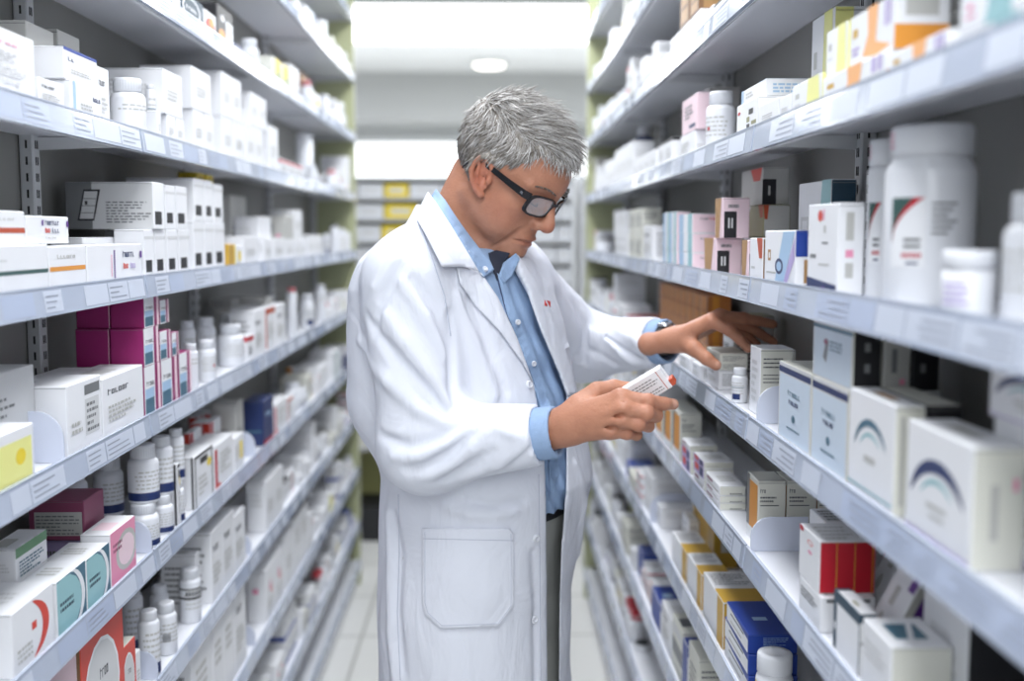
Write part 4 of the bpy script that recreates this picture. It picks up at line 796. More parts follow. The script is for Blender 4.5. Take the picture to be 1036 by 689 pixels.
# ---------------------------------------------------------------- everything farther down the aisle
fr_ = random.Random(21)
W_ = ['plain'] * 9 + ['print'] * 8 + ['cream'] * 2 + ['greybox', 'redband', 'blueband', 'orangeband', 'tealcarton', 'limecarton', 'redcorner', 'blacklid', 'whiteyellow', 'pinklogo', 'bluelid', 'navybox', 'darkprint', 'orangesq', 'lyellowbox', 'darktop', 'blacksquare']
K_ = ['plainb', 'print', 'navyband', 'reddot', 'bluelabelb', 'darkcap', 'redcap', 'roll', 'jar', 'barcode']
def free(s, l, y0, y1):
    for r in ITEMS:
        if r.s == s and r.l == l and r.hand:
            w = r.hw + .002
            if r.Y - w < y1 and r.Y + w > y0: return False
    return True
def fill(s, l, ya, yb, dens=.92, hmax=.15):
    y = ya
    while y < yb - .02:
        if fr_.random() > dens: y += fr_.uniform(.02, .06); continue
        ins = fr_.uniform(.004, .022)
        hm = min(hmax, (EYE + LEV[s][l - 1] - top_z(s, l) - .02) if l else .14)
        if fr_.random() < .24:
            r = fr_.uniform(.015, .027); h = min(hm, r * fr_.uniform(2.6, 4.0)); n = fr_.choice([1, 2, 3]); kd = fr_.choice(K_)
            if kd == 'jar': h = r * 1.7
            for i in range(n):
                yc = y + r
                if yc + r > yb or not free(s, l, y, y + 2 * r): break
                X = s * (FRONT[s] + ins + r); z = top_z(s, l)
                if resolve(s, l, ins, ins + 2 * r, yc - r, yc + r, z, z + h, True) is None: break
                reg(bottle(s, X, yc, z, r, h, kd), s, l, X, yc, z, z + h, r, r, BOT[kd], 'jar' if kd == 'jar' else 'bottle', False)
                y += 2 * r + .002
            else: pass
            y += .004; 
            if not free(s, l, y, y + .02): y += .02
        else:
            W = fr_.uniform(.022, .062); Hh = fr_.uniform(.03, .085); D = fr_.uniform(.05, .11); ds = fr_.choice(W_); n = fr_.choice([1, 1, 2, 2, 3]); m = 1 if fr_.random() < .5 else 2
            if W > .05 and fr_.random() < .4: Hh = fr_.uniform(.02, .035); m = 3
            while m * Hh > hm: m -= 1
            if m < 1: m = 1; Hh = hm
            for i in range(n):
                if y + W > yb or not free(s, l, y, y + W): y += .012; break
                for j in range(m if not (i == n - 1 and fr_.random() < .3) else max(1, m - 1)):
                    z = top_z(s, l) + j * (Hh + .0004); q = resolve(s, l, ins, ins + D, y + .0005, y + W - .0005, z, z + Hh)
                    if q is None or abs((q[3] - q[2]) - (W - .001)) > .002: break
                    put_carton(s, l, s * (FRONT[s] + (q[0] + q[1]) / 2), (q[2] + q[3]) / 2, z, q[3] - q[2], q[1] - q[0], Hh, ds)
                y += W
            y += fr_.choice([.001, .003, .02])
for s in (-1, 1):
    for l in range(1 if s > 0 else 1, 10):
        # bays two to four; the nearest bay is matched by hand
        y0 = max([SEAM[s][1] + .02] + [r.Y + r.hw + .004 for r in ITEMS if r.hand and r.s == s and r.l == l])
        fill(s, l, y0, SEAM[s][4] - .02)
for s in (-1, 1):
    fill(s, 0, SEAM[s][2], SEAM[s][4] - .02, hmax=.12)
# near bay, lowest visible shelves
fill(1, 8, 1.2, 1.57); fill(-1, 7, 1.45, 1.78); fill(-1, 8, 1.5, 1.78); fill(1, 9, 1.35, 1.57); fill(1, 7, 1.0, 1.4); fill(1, 2, 1.3, 1.57)

# goods on the far cross shelves
bi = 0
br_ = random.Random(11)
CB = {'drawer_white': (226, 228, 232)}
for nm_, c_ in CB.items(): mat(nm_, c_, rough=.5)
def back_box(x, w, z, h, m, look):
    g = MB(); g.box(-w / 2, w / 2, 0, .2, 0, h, m, b=.002); g.box(-w * .3, w * .3, -.0012, -.0002, h * .35, h * .65, 'lgrey')
    o = g.build('storage_box', loc=(x, YB + .03, z)); r = reg(o, 0, 0, x, YB, z, z + h, w / 2, .1, look, 'box', True); return r
zs = low + upl
for (xa, xb) in ((-.80, -.05), (.03, .38)):
    for i, z in enumerate(zs[:-1]):
        gap = zs[i + 1] - z - .014
        x = xa
        while x < xb - .05:
            w_ = br_.uniform(.11, .17); w_ = min(w_, xb - x)
            if z >= 1.2: yb_ = (-.56 < x + w_ / 2 < -.38); m = 'yellow' if (yb_ and z > 1.43) else 'drawer_white'; h = gap * .82
            else:
                m = br_.choice(['drawer_white', 'drawer_white', 'cream', 'coral' if z < .8 else 'olive', 'blue' if .9 < z < 1.2 else 'cream']); h = gap * br_.uniform(.3, .55)
                if br_.random() < .35: x += w_; continue
            look = {'yellow': 'yellow storage box', 'drawer_white': 'white storage box', 'cream': 'cream storage box', 'coral': 'orange-red storage box', 'olive': 'olive storage box', 'blue': 'blue storage box'}[m]
            back_box(x + w_ / 2, w_ - .006, z + .0145, h, m, look); x += w_

# ---------------------------------------------------------------- the smallest cartons in view become one mass
def psize(r):
    d = math.hypot(r.X, r.Y); return (r.hw * 1.2 + r.hd) * (r.z1 - r.z0) / d / d
cart = [r for r in ITEMS if r.cat == 'box' and r.s != 0]
cart.sort(key=lambda r: (-int(r.hand), -psize(r)))
far = cart[300:]
if far:
    g = MB()
    for r in far:
        q = SRC[r.o.data.name]; i0 = len(g.v); x, y, z = r.o.location
        g.v += [(a + x, b + y, c + z) for a, b, c in q.v]; g.f += [tuple(i0 + k for k in f_) for f_ in q.f]
        ml = [g.mi(n_) for n_ in q.names]; g.m += [ml[k] for k in q.m]; g.sm += q.sm
        bpy.data.objects.remove(r.o); ITEMS.remove(r)
    o = g.build('distant_cartons', fix=False)
    tag(o, 'mass of small blurred medicine cartons crowding the farther shelves on both sides', 'boxes', kind='stuff')
for me in list(bpy.data.meshes):
    if me.users == 0: bpy.data.meshes.remove(me)
# ---------------------------------------------------------------- labels
def bay_of(r):
    for k in range(4):
        if r.Y < SEAM[r.s][k + 1]: return k
    return 3
cnt = defaultdict(list)
for r in ITEMS: cnt[r.look].append(r)
for look, rs in cnt.items():
    for r in rs:
        r.o['category'] = r.cat
        if r.s == 0:
            lv = min(range(len(zs)), key=lambda i: abs(zs[i] + .0145 - r.z0)); r.key = ('back', lv)
        else: r.key = (r.s, r.l, bay_of(r))
    by = defaultdict(list)
    for r in rs: by[r.key].append(r)
    for key, q in by.items():
        q.sort(key=lambda r: (round(r.Y, 3), r.z0) if r.s else (round(r.X, 3), r.z0))
        if key[0] == 'back': where = f'on the {ORD[len(zs) - 1 - key[1]]} shelf down at the far end'
        else: where = f'{SIDE[key[0]]} {ORD[key[1]]} shelf, {BAY[key[2]]} bay'
        for i, r in enumerate(q):
            if len(rs) == 1 and key[0] != 'back': lab = f'{look}, on {where}'
            elif len(q) == 1: lab = f'{look}, {where}'
            else: lab = f'{look}, {ORD[i] if i < 20 else str(i + 1)} {"from left" if r.s == 0 else "along"}, {where}'
            r.o['label'] = lab
            r.o['group'] = (f'{r.cat}es' if r.cat == 'box' else f'{r.cat}s') + (f' on the {SIDE[r.s]} shelves' if r.s else ' on the far cross shelves')
# ================================================================ the man
mat('coat_cotton', (222, 225, 234), rough=.85, spec=.2, bump=.15, bscale=900)
mat('shirt_chambray', (146, 170, 202), rough=.85, spec=.2, noise=.10, nscale=500, bump=.15, bscale=700)
mat('shirt_inner', (62, 74, 104), rough=.9)
mat('inner_collar_shade', (44, 48, 62), rough=.95)
mat('trouser_grey', (176, 178, 174), rough=.85, noise=.05, nscale=60)
mat('belt_black', (32, 32, 36), rough=.5)
mat('shoe_brown', (60, 42, 32), rough=.4)
mat('glasses_black', (22, 23, 27), rough=.22, spec=.6)
mat('lens_glass', (235, 240, 244), rough=.03, spec=1.0); _mats['lens_glass'].node_tree.nodes['Principled BSDF'].inputs['Alpha'].default_value = .22
mat('watch_steel', (170, 172, 176), rough=.25, metal=1)
mat('watch_strap', (44, 38, 36), rough=.5)
mat('button_white', (224, 226, 232), rough=.3)
mat('badge_red', (206, 52, 46), rough=.5)
mat('lash_dark', (60, 44, 40), rough=.8)
mat('stitch_grey', (186, 190, 204), rough=.9)
mat('nail_pink', (226, 178, 160), rough=.3)
for i_, c_ in enumerate([(92, 86, 78), (136, 130, 122), (176, 172, 168), (212, 210, 208)]): mat('hair_%d' % i_, c_, rough=.5, spec=.45)
def skin_mat():
    m = bpy.data.materials.new('skin'); m.use_nodes = True; nt = m.node_tree; b = nt.nodes['Principled BSDF']
    at_ = nt.nodes.new('ShaderNodeAttribute'); at_.attribute_name = 'tint'
    tc = nt.nodes.new('ShaderNodeTexCoord'); n = nt.nodes.new('ShaderNodeTexNoise'); n.inputs['Scale'].default_value = 90; n.inputs['Detail'].default_value = 6
    n3 = nt.nodes.new('ShaderNodeTexNoise'); n3.inputs['Scale'].default_value = 22
    mx = nt.nodes.new('ShaderNodeMix'); mx.data_type = 'RGBA'; mx.inputs[6].default_value = (.76, .68, .66, 1); mx.inputs[7].default_value = (1.16, 1.18, 1.18, 1)
    ad = nt.nodes.new('ShaderNodeMath'); ad.operation = 'ADD'; sb = nt.nodes.new('ShaderNodeMath'); sb.operation = 'MULTIPLY'; sb.inputs[1].default_value = .5
    nt.links.new(tc.outputs['Object'], n.inputs['Vector']); nt.links.new(tc.outputs['Object'], n3.inputs['Vector'])
    nt.links.new(n.outputs['Fac'], ad.inputs[0]); nt.links.new(n3.outputs['Fac'], ad.inputs[1]); nt.links.new(ad.outputs[0], sb.inputs[0]); nt.links.new(sb.outputs[0], mx.inputs[0])
    mu = nt.nodes.new('ShaderNodeMix'); mu.data_type = 'RGBA'; mu.blend_type = 'MULTIPLY'; mu.inputs[0].default_value = 1
    nt.links.new(at_.outputs['Color'], mu.inputs[6]); nt.links.new(mx.outputs[2], mu.inputs[7]); nt.links.new(mu.outputs[2], b.inputs['Base Color'])
    b.inputs['Roughness'].default_value = .48; b.inputs['Specular IOR Level'].default_value = .4
    b.inputs['Subsurface Weight'].default_value = .12; b.inputs['Subsurface Radius'].default_value = (.008, .003, .0015); b.inputs['Subsurface Scale'].default_value = .6
    bp = nt.nodes.new('ShaderNodeBump'); bp.inputs['Strength'].default_value = .6; bp.inputs['Distance'].default_value = .0012
    n2 = nt.nodes.new('ShaderNodeTexNoise'); n2.inputs['Scale'].default_value = 260; n2.inputs['Detail'].default_value = 4
    nt.links.new(tc.outputs['Object'], n2.inputs['Vector']); nt.links.new(n2.outputs['Fac'], bp.inputs['Height']); nt.links.new(bp.outputs[0], b.inputs['Normal'])
    _mats['skin'] = m
skin_mat()
def creases(m):
    nt = m.node_tree; b = nt.nodes['Principled BSDF']; tc = nt.nodes.new('ShaderNodeTexCoord'); mp = nt.nodes.new('ShaderNodeMapping'); mp.inputs['Scale'].default_value = (9, 9, 4.5); mp.inputs['Rotation'].default_value = (0, .5, 0)
    n = nt.nodes.new('ShaderNodeTexNoise'); n.inputs['Scale'].default_value = 1.6; n.inputs['Detail'].default_value = 3; n.inputs['Distortion'].default_value = 1.2
    bp = nt.nodes.new('ShaderNodeBump'); bp.inputs['Strength'].default_value = .55; bp.inputs['Distance'].default_value = .012
    old = b.inputs['Normal'].links[0].from_node
    nt.links.new(tc.outputs['Object'], mp.inputs[0]); nt.links.new(mp.outputs[0], n.inputs['Vector']); nt.links.new(n.outputs['Fac'], bp.inputs['Height']); nt.links.new(old.outputs[0], bp.inputs['Normal']); nt.links.new(bp.outputs[0], b.inputs['Normal'])
creases(_mats['coat_cotton']); creases(_mats['shirt_chambray'])
f32 = np.float32
def V(*a): return np.array(a, f32)
def AD(px, py, Y): return np.array(at_depth(px, py, Y), f32)
def rc(P, a, b, ra, rb):
    a = np.asarray(a, f32); b = np.asarray(b, f32); d = b - a; t = np.clip(((P - a) @ d) / max(float(d @ d), 1e-9), 0, 1)
    q = P - a - t[:, None] * d
    return np.sqrt((q * q).sum(1)) - (ra + (rb - ra) * t)
def ell(P, c, r, M=None):
    q = P - np.asarray(c, f32)
    if M is not None: q = q @ np.asarray(M, f32).T
    r = np.asarray(r, f32); k0 = np.sqrt(((q / r) ** 2).sum(1)); k1 = np.sqrt(((q / (r * r)) ** 2).sum(1)) + 1e-6
    return k0 * (k0 - 1) / k1
def smin(a, b, k): h = np.maximum(k - np.abs(a - b), 0) / k; return np.minimum(a, b) - h * h * k * .25
def smax(a, b, k): return -smin(-a, -b, k)
def poly(P, pts, r, k=0):
    d = None
    for i in range(len(pts) - 1):
        ra = r[i] if isinstance(r, (list, tuple)) else r; rb = r[i + 1] if isinstance(r, (list, tuple)) else r
        e = rc(P, pts[i], pts[i + 1], ra, rb); d = e if d is None else (smin(d, e, k) if k else np.minimum(d, e))
    return d
def nets(fn, lo, hi, h, marg=1.6):
    """mesh the zero level of a distance function (surface nets, refined only near the surface)"""
    lo = np.array(lo, f32); n = np.ceil((np.array(hi) - lo) / h / 4).astype(int) * 4 + 4; c = n // 4
    ax = [lo[i] + (np.arange(c[i]) * 4 + 1.5) * h for i in range(3)]
    G = np.stack(np.meshgrid(*ax, indexing='ij'), -1).reshape(-1, 3).astype(f32)
    D = fn(G).reshape(c); act = np.abs(D) < 4 * h * .87 * marg + .003
    F = np.repeat(np.repeat(np.repeat(D, 4, 0), 4, 1), 4, 2)
    M = np.repeat(np.repeat(np.repeat(act, 4, 0), 4, 1), 4, 2)
    I = np.argwhere(M)
    P = (lo + I * h).astype(f32); v = np.empty(len(P), f32)
    for a in range(0, len(P), 400000): v[a:a + 400000] = fn(P[a:a + 400000])
    F[M] = v
    S = F < 0; C8 = [(a, b, c_) for a in (0, 1) for b in (0, 1) for c_ in (0, 1)]
    sh = tuple(k - 1 for k in F.shape)
    cnt_ = np.zeros(sh, np.int8)
    for a, b, c_ in C8: cnt_ += S[a:a + sh[0], b:b + sh[1], c_:c_ + sh[2]]
    A = np.argwhere((cnt_ > 0) & (cnt_ < 8)); idx = -np.ones(sh, np.int32); idx[tuple(A.T)] = np.arange(len(A))
    acc = np.zeros((len(A), 3), f32); num = np.zeros(len(A), f32)
    for p in C8:
        for k in range(3):
            if p[k]: continue
            q = list(p); q[k] = 1
            fa = F[A[:, 0] + p[0], A[:, 1] + p[1], A[:, 2] + p[2]]; fb = F[A[:, 0] + q[0], A[:, 1] + q[1], A[:, 2] + q[2]]
            m = (fa < 0) != (fb < 0); t = np.where(m, fa / np.where(m, fa - fb, 1), 0)
            e = np.array(p, f32)[None].repeat(len(A), 0); e[:, k] += t
            acc += e * m[:, None]; num += m
    vs = lo + (A + acc / num[:, None]) * h
    fs = []
    for k in range(3):
        o = [i for i in range(3) if i != k]; sl = [slice(None)] * 3; s2 = [slice(None)] * 3
        sl[k] = slice(0, -1); s2[k] = slice(1, None)
        E = S[tuple(sl)] != S[tuple(s2)]; e = np.argwhere(E); e = e[(e[:, o[0]] > 0) & (e[:, o[1]] > 0) & (e[:, o[0]] < sh[o[0]]) & (e[:, o[1]] < sh[o[1]]) & (e[:, k] < sh[k])]
        q = []
        for da, db in ((-1, -1), (0, -1), (0, 0), (-1, 0)):
            g = e.copy(); g[:, o[0]] += da; g[:, o[1]] += db; q.append(idx[g[:, 0], g[:, 1], g[:, 2]])
        q = np.stack(q, 1); ins = S[e[:, 0], e[:, 1], e[:, 2]]
        if k == 1: ins = ~ins
        q[~ins] = q[~ins][:, ::-1]; fs.append(q[(q >= 0).all(1)])
    return vs, np.concatenate(fs)
def np_mesh(name, vs, fs, m, smooth=True):
    me = bpy.data.meshes.new(name); me.vertices.add(len(vs)); me.vertices.foreach_set('co', np.asarray(vs, f32).ravel())
    me.loops.add(len(fs) * 4); me.loops.foreach_set('vertex_index', np.asarray(fs, np.int32).ravel())
    me.polygons.add(len(fs)); me.polygons.foreach_set('loop_start', np.arange(len(fs), dtype=np.int32) * 4)
    me.polygons.foreach_set('use_smooth', np.ones(len(fs), bool)); me.update(calc_edges=True); me.validate()
    me.materials.append(_mats[m]); return me
def bvh_of(vs, fs): return BVHTree.FromPolygons([tuple(v) for v in vs.tolist()], [tuple(f_) for f_ in fs.tolist()])
CAM = Vector((0, 0, EYE))
def cast(bv, px, py):
    d = (FW + RT * ((px - CXP) / FPX) + UP * ((CYP - py) / FPX)).normalized(); h = bv.ray_cast(CAM, d)
    return (h[0], h[1], d) if h[0] is not None else (None, None, d)

# ---------------------------------------------------------------- pose
PY = 1.80                                   # depth of the trunk
hd_h, hd_p, HS = math.radians(30), math.radians(33), .985
Fh = V(math.cos(hd_p) * math.cos(hd_h), -math.cos(hd_p) * math.sin(hd_h), -math.sin(hd_p))
Uh = V(math.sin(hd_p) * math.cos(hd_h), -math.sin(hd_p) * math.sin(hd_h), math.cos(hd_p))
Lh = np.cross(Uh, Fh)
HO = AD(511, 178, 1.775)
MH = np.stack([Fh, Lh, Uh])                 # rows: forward, left, up
def HW(x, y, z): return HO + (Fh * x + Lh * y + Uh * z) * HS
bf = V(math.cos(math.radians(32)), -math.sin(math.radians(32)), 0); bl = V(math.sin(math.radians(32)), math.cos(math.radians(32)), 0)
neck_b = AD(466, 242, 1.80)
SR, ER, WR = AD(412, 283, 1.63), AD(430, 452, 1.60), AD(560, 440, 1.53)
SL, EL, WL = AD(528, 292, 1.95), AD(592, 352, 2.10), AD(678, 347, 1.945)

def head_sdf(P):
    q = ((P - HO) @ MH.T) / HS; x, y, z = q.T; ya = np.abs(y); Q = np.stack([x, ya, z], 1)
    d = ell(Q, (-.008, 0, .041), (.093, .076, .083))
    d = smin(d, ell(Q, (.036, 0, .036), (.063, .062, .057)), .03)
    d = smin(d, ell(Q, (.030, 0, -.022), (.058, .058, .080)), .03)
    d = smin(d, rc(Q, (-.004, .050, -.048), (.066, .016, -.098), .017, .017), .028)
    d = smin(d, rc(Q, (.02, 0, -.075), (.07, 0, -.095), .030, .018), .02)
    d = smin(d, ell(Q, (.079, 0, -.097), (.018, .021, .017)), .016)
    d = smin(d, ell(Q, (.062, 0, -.060), (.033, .033, .036)), .022)
    d = smin(d, ell(Q, (.054, .043, -.014), (.026, .020, .017)), .02)
    d = smin(d, ell(Q, (.036, .044, -.050), (.034, .018, .030)), .025)
    d = smin(d, rc(Q, (.088, .006, .028), (.070, .050, .024), .0105, .008), .012)          # brow
    d = smax(d, -ell(Q, (.100, .031, .006), (.020, .019, .013)), .012)                    # socket
    d = smin(d, ell(Q, (.073, .031, .008), (.0155, .0155, .0150)), .004)                  # lidded eye
    d = smin(d, rc(Q, (.070, .020, -.006), (.070, .044, -.004), .006, .005), .010)        # bag
    d = smin(d, rc(Q, (.088, 0, .022), (.110, 0, -.020), .0070, .0090), .010)             # nose
    d = smin(d, ell(Q, (.1085, 0, -.028), (.0135, .0120, .0110)), .008)
    d = smin(d, ell(Q, (.096, .0125, -.033), (.0115, .0075, .0090)), .006)
    d = smax(d, -ell(Q, (.103, .0075, -.0415), (.0060, .0032, .0045)), .003)
    d = smin(d, ell(Q, (.0925, 0, -.0610), (.0085, .021, .0050)), .005)                   # lips
    d = smin(d, ell(Q, (.0900, 0, -.0715), (.0085, .019, .0060)), .006)
    d = smax(d, -poly(Q, [(.103, 0, -.0660), (.097, .014, -.0663), (.082, .028, -.0710)], [.0024, .0022, .0014]), .003)
    d = smax(d, -poly(Q, [(.094, .021, -.036), (.086, .031, -.055), (.074, .036, -.078)], [.0022, .0026, .0012]), .009)    # fold by the mouth
    d = smax(d, -poly(Q, [(.070, .036, -.082), (.060, .038, -.100)], [.0012, .0016]), .006)
    for zz in (.058, .068, .079): d = smax(d, -poly(Q, [(.104 - (zz - .05) * .35, 0, zz), (.090 - (zz - .05) * .35, .036, zz + .004)],   .0019), .005)
    for a in (-.012, .0, .012): d = smax(d, -rc(Q, (.060, .051, .006 + a * .3), (.044, .058, .006 + a), .0014, .0008), .004)
    # ears
    E = np.stack([x - .008, ya - .0775, z + .004], 1); tl_ = .28
    e = E.copy(); e[:, 0] = E[:, 0] * math.cos(tl_) + E[:, 2] * math.sin(tl_); e[:, 2] = -E[:, 0] * math.sin(tl_) + E[:, 2] * math.cos(tl_); e[:, 1] = E[:, 1] + E[:, 0] * .35
    ring = [(.010, 0, .006), (.011, .003, .020), (.004, .005, .030), (-.008, .006, .031), (-.016, .006, .022), (-.018, .006, .008), (-.014, .005, -.008), (-.006, .003, -.020), (.001, .001, -.026)]
    er = poly(e, ring, [.0028, .0034, .0038, .0040, .0040, .0038, .0036, .0045, .0060], .002)
    er = smin(er, ell(e, (-.003, -.001, .004), (.014, .0030, .026)), .003)
    er = smin(er, poly(e, [(-.008, .004, .022), (-.009, .004, .008), (-.004, .003, -.008)], [.0022, .0028, .003]), .003)
    er = smax(er, -ell(e, (.000, .0060, .000), (.0072, .0085, .0110)), .002)
    er = smin(er, ell(e, (.009, .002, -.002), (.004, .004, .006)), .004)
    d = smin(d, er, .005)
    return d * HS
NK0 = HW(-.040, 0, -.030)
def neck_sdf(P):
    d = rc(P, NK0, neck_b + V(-.008, 0, 0), .047, .057)
    d = smin(d, rc(P, HW(.012, 0, -.085), neck_b + V(.040, -.01, -.01), .030, .042), .03)
    # tendon and throat skin folds
    d = smin(d, rc(P, HW(-.018, -.052, -.045), neck_b + V(.030, -.040, -.02), .010, .012), .02)
    return d
def head_all(P):
    d = smin(head_sdf(P), neck_sdf(P), .009)
    return smax(d, (neck_b[2] - .03) - P[:, 2], .004)

# ---------------------------------------------------------------- hands
def hand_sdf(P, wrist, wr_dir, mcps, fingers, thumb, fr, thr, sc=1.0, flat=None):
    """palm fan from wrist to knuckles; every finger its own chain"""
    d = None
    for i, m in enumerate(mcps):
        w = wrist + (m - np.mean(mcps, 0)) * .45
        e = rc(P, w, m, .0165 * sc, .0115 * sc if i < 3 else .0110 * sc); d = e if d is None else smin(d, e, .014)
    d = smin(d, rc(P, wrist + (mcps[0] - np.mean(mcps, 0)) * .35, wrist + wr_dir + (mcps[0] - np.mean(mcps, 0)) * .35, .0185 * sc, .021 * sc), .02)
    d = smin(d, rc(P, wrist + (mcps[3] - np.mean(mcps, 0)) * .35, wrist + wr_dir + (mcps[3] - np.mean(mcps, 0)) * .35, .0175 * sc, .021 * sc), .02)
    fd = None
    for i, f_ in enumerate(fingers):
        r = fr[i]; pts = [mcps[i]] + list(f_); rr = [r * 1.16, r * 1.06, r * .96, r * .84][:len(pts)]
        e = poly(P, pts, rr, .003)
        e = smin(e, rc(P, pts[1], pts[1] + V(.0001, 0, 0), r * 1.10, r * 1.10), .004)
        fd = e if fd is None else smin(fd, e, .0018)
    d = smin(d, fd, .009)
    t = poly(P, thumb, thr, .004)
    d = smin(d, t, .014)
    return d
# right hand (nearer the camera), holding the carton
rW = AD(578, 429, 1.515); rwd = AD(552, 437, 1.53) - rW
rM = [AD(628, 402, 1.478), AD(630, 413, 1.464), AD(626, 425, 1.466), AD(617, 436, 1.478)]
rF = [[AD(656, 406, 1.470), AD(672, 408.5, 1.480), AD(681, 409, 1.492)],
      [AD(654, 418, 1.460), AD(664, 420.5, 1.482), AD(662, 420, 1.506)],
      [AD(646, 429, 1.462), AD(656, 431, 1.484), AD(652, 429, 1.508)],
      [AD(634, 438, 1.474), AD(644, 440, 1.490), AD(643, 438, 1.510)]]
rT = [AD(588, 410, 1.525), AD(604, 396, 1.530), AD(621, 392, 1.535), AD(638, 392.5, 1.535)]
def handR(P):
    d = hand_sdf(P, rW, rwd, rM, rF, rT, [.0094, .0096, .0090, .0080], [.019, .0135, .0112, .0085])
    # metacarpal tendons and knuckles
    for i in range(4): d = smin(d, rc(P, rW + (rM[i] - rW) * .45 + V(0, -.012, 0), rM[i] + V(0, -.0085, 0), .0022, .0035), .008)
    for i in range(3):
        a = (rM[i] + rM[i + 1]) / 2 + V(0, -.011, 0); b = rW * .5 + a * .5 + V(0, -.004, 0); d = smax(d, -rc(P, a, b, .0012, .0006), .010)
    for i in range(3):
        for t in (.42, .5, .58):
            a = rM[i] * (1 - t - .42) + rF[i][0] * (t + .42)
    return d
# left hand, reaching between the shelves
lW = AD(684, 343, 1.94); lwd = AD(660, 347, 1.955) - lW
lM = [AD(719, 325, 1.885), AD(728, 320, 1.912), AD(732, 321, 1.938), AD(731, 325, 1.960)]
lF = [[AD(738, 334, 1.872), AD(749, 344, 1.868), AD(757, 352.5, 1.868)],
      [AD(752, 322, 1.918), AD(768, 325, 1.922), AD(782, 328, 1.925)],
      [AD(753, 328, 1.948), AD(770, 338, 1.952), AD(783, 346, 1.955)],
      [AD(748, 332, 1.972), AD(758, 341, 1.976), AD(766, 348, 1.978)]]
lT = [AD(690, 345, 1.925), AD(703, 353, 1.885), AD(715, 363, 1.868), AD(724.5, 369.5, 1.862)]
def handL(P):
    d = hand_sdf(P, lW, lwd, lM, lF, lT, [.0092, .0094, .0088, .0078], [.0185, .0140, .0112, .0092])
    for i in range(4): d = smin(d, rc(P, lW + (lM[i] - lW) * .4 + V(0, 0, .012), lM[i] + V(0, 0, .008), .0022, .0035), .008)
    return d

# ---------------------------------------------------------------- trunk, arms and legs under the clothes
# rows: z, centre px x, half width (wide axis), half depth (fore-aft), Y
def rows_at(rows, z):
    zz = np.array([r[0] for r in rows]); return [np.interp(z, zz, np.array([r[k] for r in rows])).astype(f32) for k in range(1, len(rows[0]))]
def zpy(py, Y=PY): return float(at_depth(480, py, Y).z)
def xpx(px, Y=PY): return float(at_depth(px, 400, Y).x)
TR = [(r[0], xpx(r[1]), r[2], r[3], r[4]) for r in [
    (zpy(1010), 482, .205, .175, 1.80), (zpy(800), 481, .190, .160, 1.80), (zpy(680), 481, .180, .146, 1.80), (zpy(600), 481, .178, .148, 1.80), (zpy(550), 486, .180, .156, 1.80), (zpy(482), 494, .182, .166, 1.80),
    (zpy(430), 489, .184, .158, 1.80), (zpy(380), 481, .190, .148, 1.80), (zpy(330), 472, .200, .140, 1.80), (zpy(290), 464, .195, .130, 1.80), (zpy(262), 461, .165, .112, 1.80), (zpy(245), 460, .12, .090, 1.80), (zpy(228), 460, .070, .068, 1.80), (zpy(205), 460, .055, .055, 1.80)]]
def loft(P, rows, off=0.0, n=2.3):
    cx, a, b, cy = rows_at(rows, P[:, 2]); q0 = P[:, 0] - cx; q1 = P[:, 1] - cy
    u = q0 * bf[0] + q1 * bf[1]; v = q0 * bl[0] + q1 * bl[1]; a = a - off; b = b - off
    k = (np.abs(v / a) ** n + np.abs(u / b) ** n) ** (1 / n)
    g = np.sqrt((v / a ** 2) ** 2 + (u / b ** 2) ** 2) / np.maximum(np.sqrt((v / a) ** 2 + (u / b) ** 2), 1e-4)
    return (k - 1) / np.maximum(g, 1.0) * .9
TR.sort(key=lambda r: r[0])
hip = AD(484, 545, 1.80)
def body_rest(P):
    d = loft(P, TR, .035); d = smax(d, P[:, 2] - (neck_b[2] - .02), .02); d = smax(d, zpy(600) - P[:, 2], .03)
    d = smin(d, rc(P, neck_b, neck_b + V(0, 0, -.1), .058, .06), .03)
    d = smin(d, rc(P, SR, ER, .048, .040), .03); d = smin(d, rc(P, ER, rW, .038, .022), .015)
    d = smin(d, rc(P, SL, EL, .048, .040), .03); d = smin(d, rc(P, EL, lW, .034, .021), .015)
    for s_ in (-1, 1):
        h_ = hip + bl * .085 * s_; k_ = h_ + V(.01, 0, -.42); a_ = V(k_[0] - .03, k_[1], .10)
        d = smin(d, rc(P, h_, k_, .080, .055), .04); d = smin(d, rc(P, k_, a_, .052, .036), .02)
    return d
def pstat(name, t0=[None]):
    pass

def join_mesh(parts, name):
    vs = []; fs = []; o = 0
    for v, f_ in parts: vs.append(v); fs.append(f_ + o); o += len(v)
    return np.concatenate(vs), np.concatenate(fs)
hb0 = HO - V(.17, .17, .19); hb1 = HO + V(.17, .17, .19)
hv, hf = nets(head_all, hb0, hb1, .0018)
def hbox(M_, F_, T_, W_h, wd):
    a = np.array(list(M_) + [x for f_ in F_ for x in f_] + list(T_) + [W_h, W_h + wd]); return a.min(0) - .032, a.max(0) + .032
rv, rf_ = nets(handR, *hbox(rM, rF, rT, rW, rwd), .0016)
lo_ = np.min(np.array(lM + [x for f_ in lF for x in f_] + lT + [lW, lW + lwd]), 0) - .03; hi_ = np.max(np.array(lM + [x for f_ in lF for x in f_] + lT + [lW, lW + lwd]), 0) + .03
lv, lf_ = nets(handL, lo_, hi_, .0017)
bv_, bf_ = nets(body_rest, V(-.32, 1.4, .03), V(.42, 2.3, neck_b[2] + .05), .010)
man = None
allv, allf = join_mesh([(hv, hf), (rv, rf_), (lv, lf_), (bv_, bf_)], 'person')
me = np_mesh('person', allv, allf, 'skin')
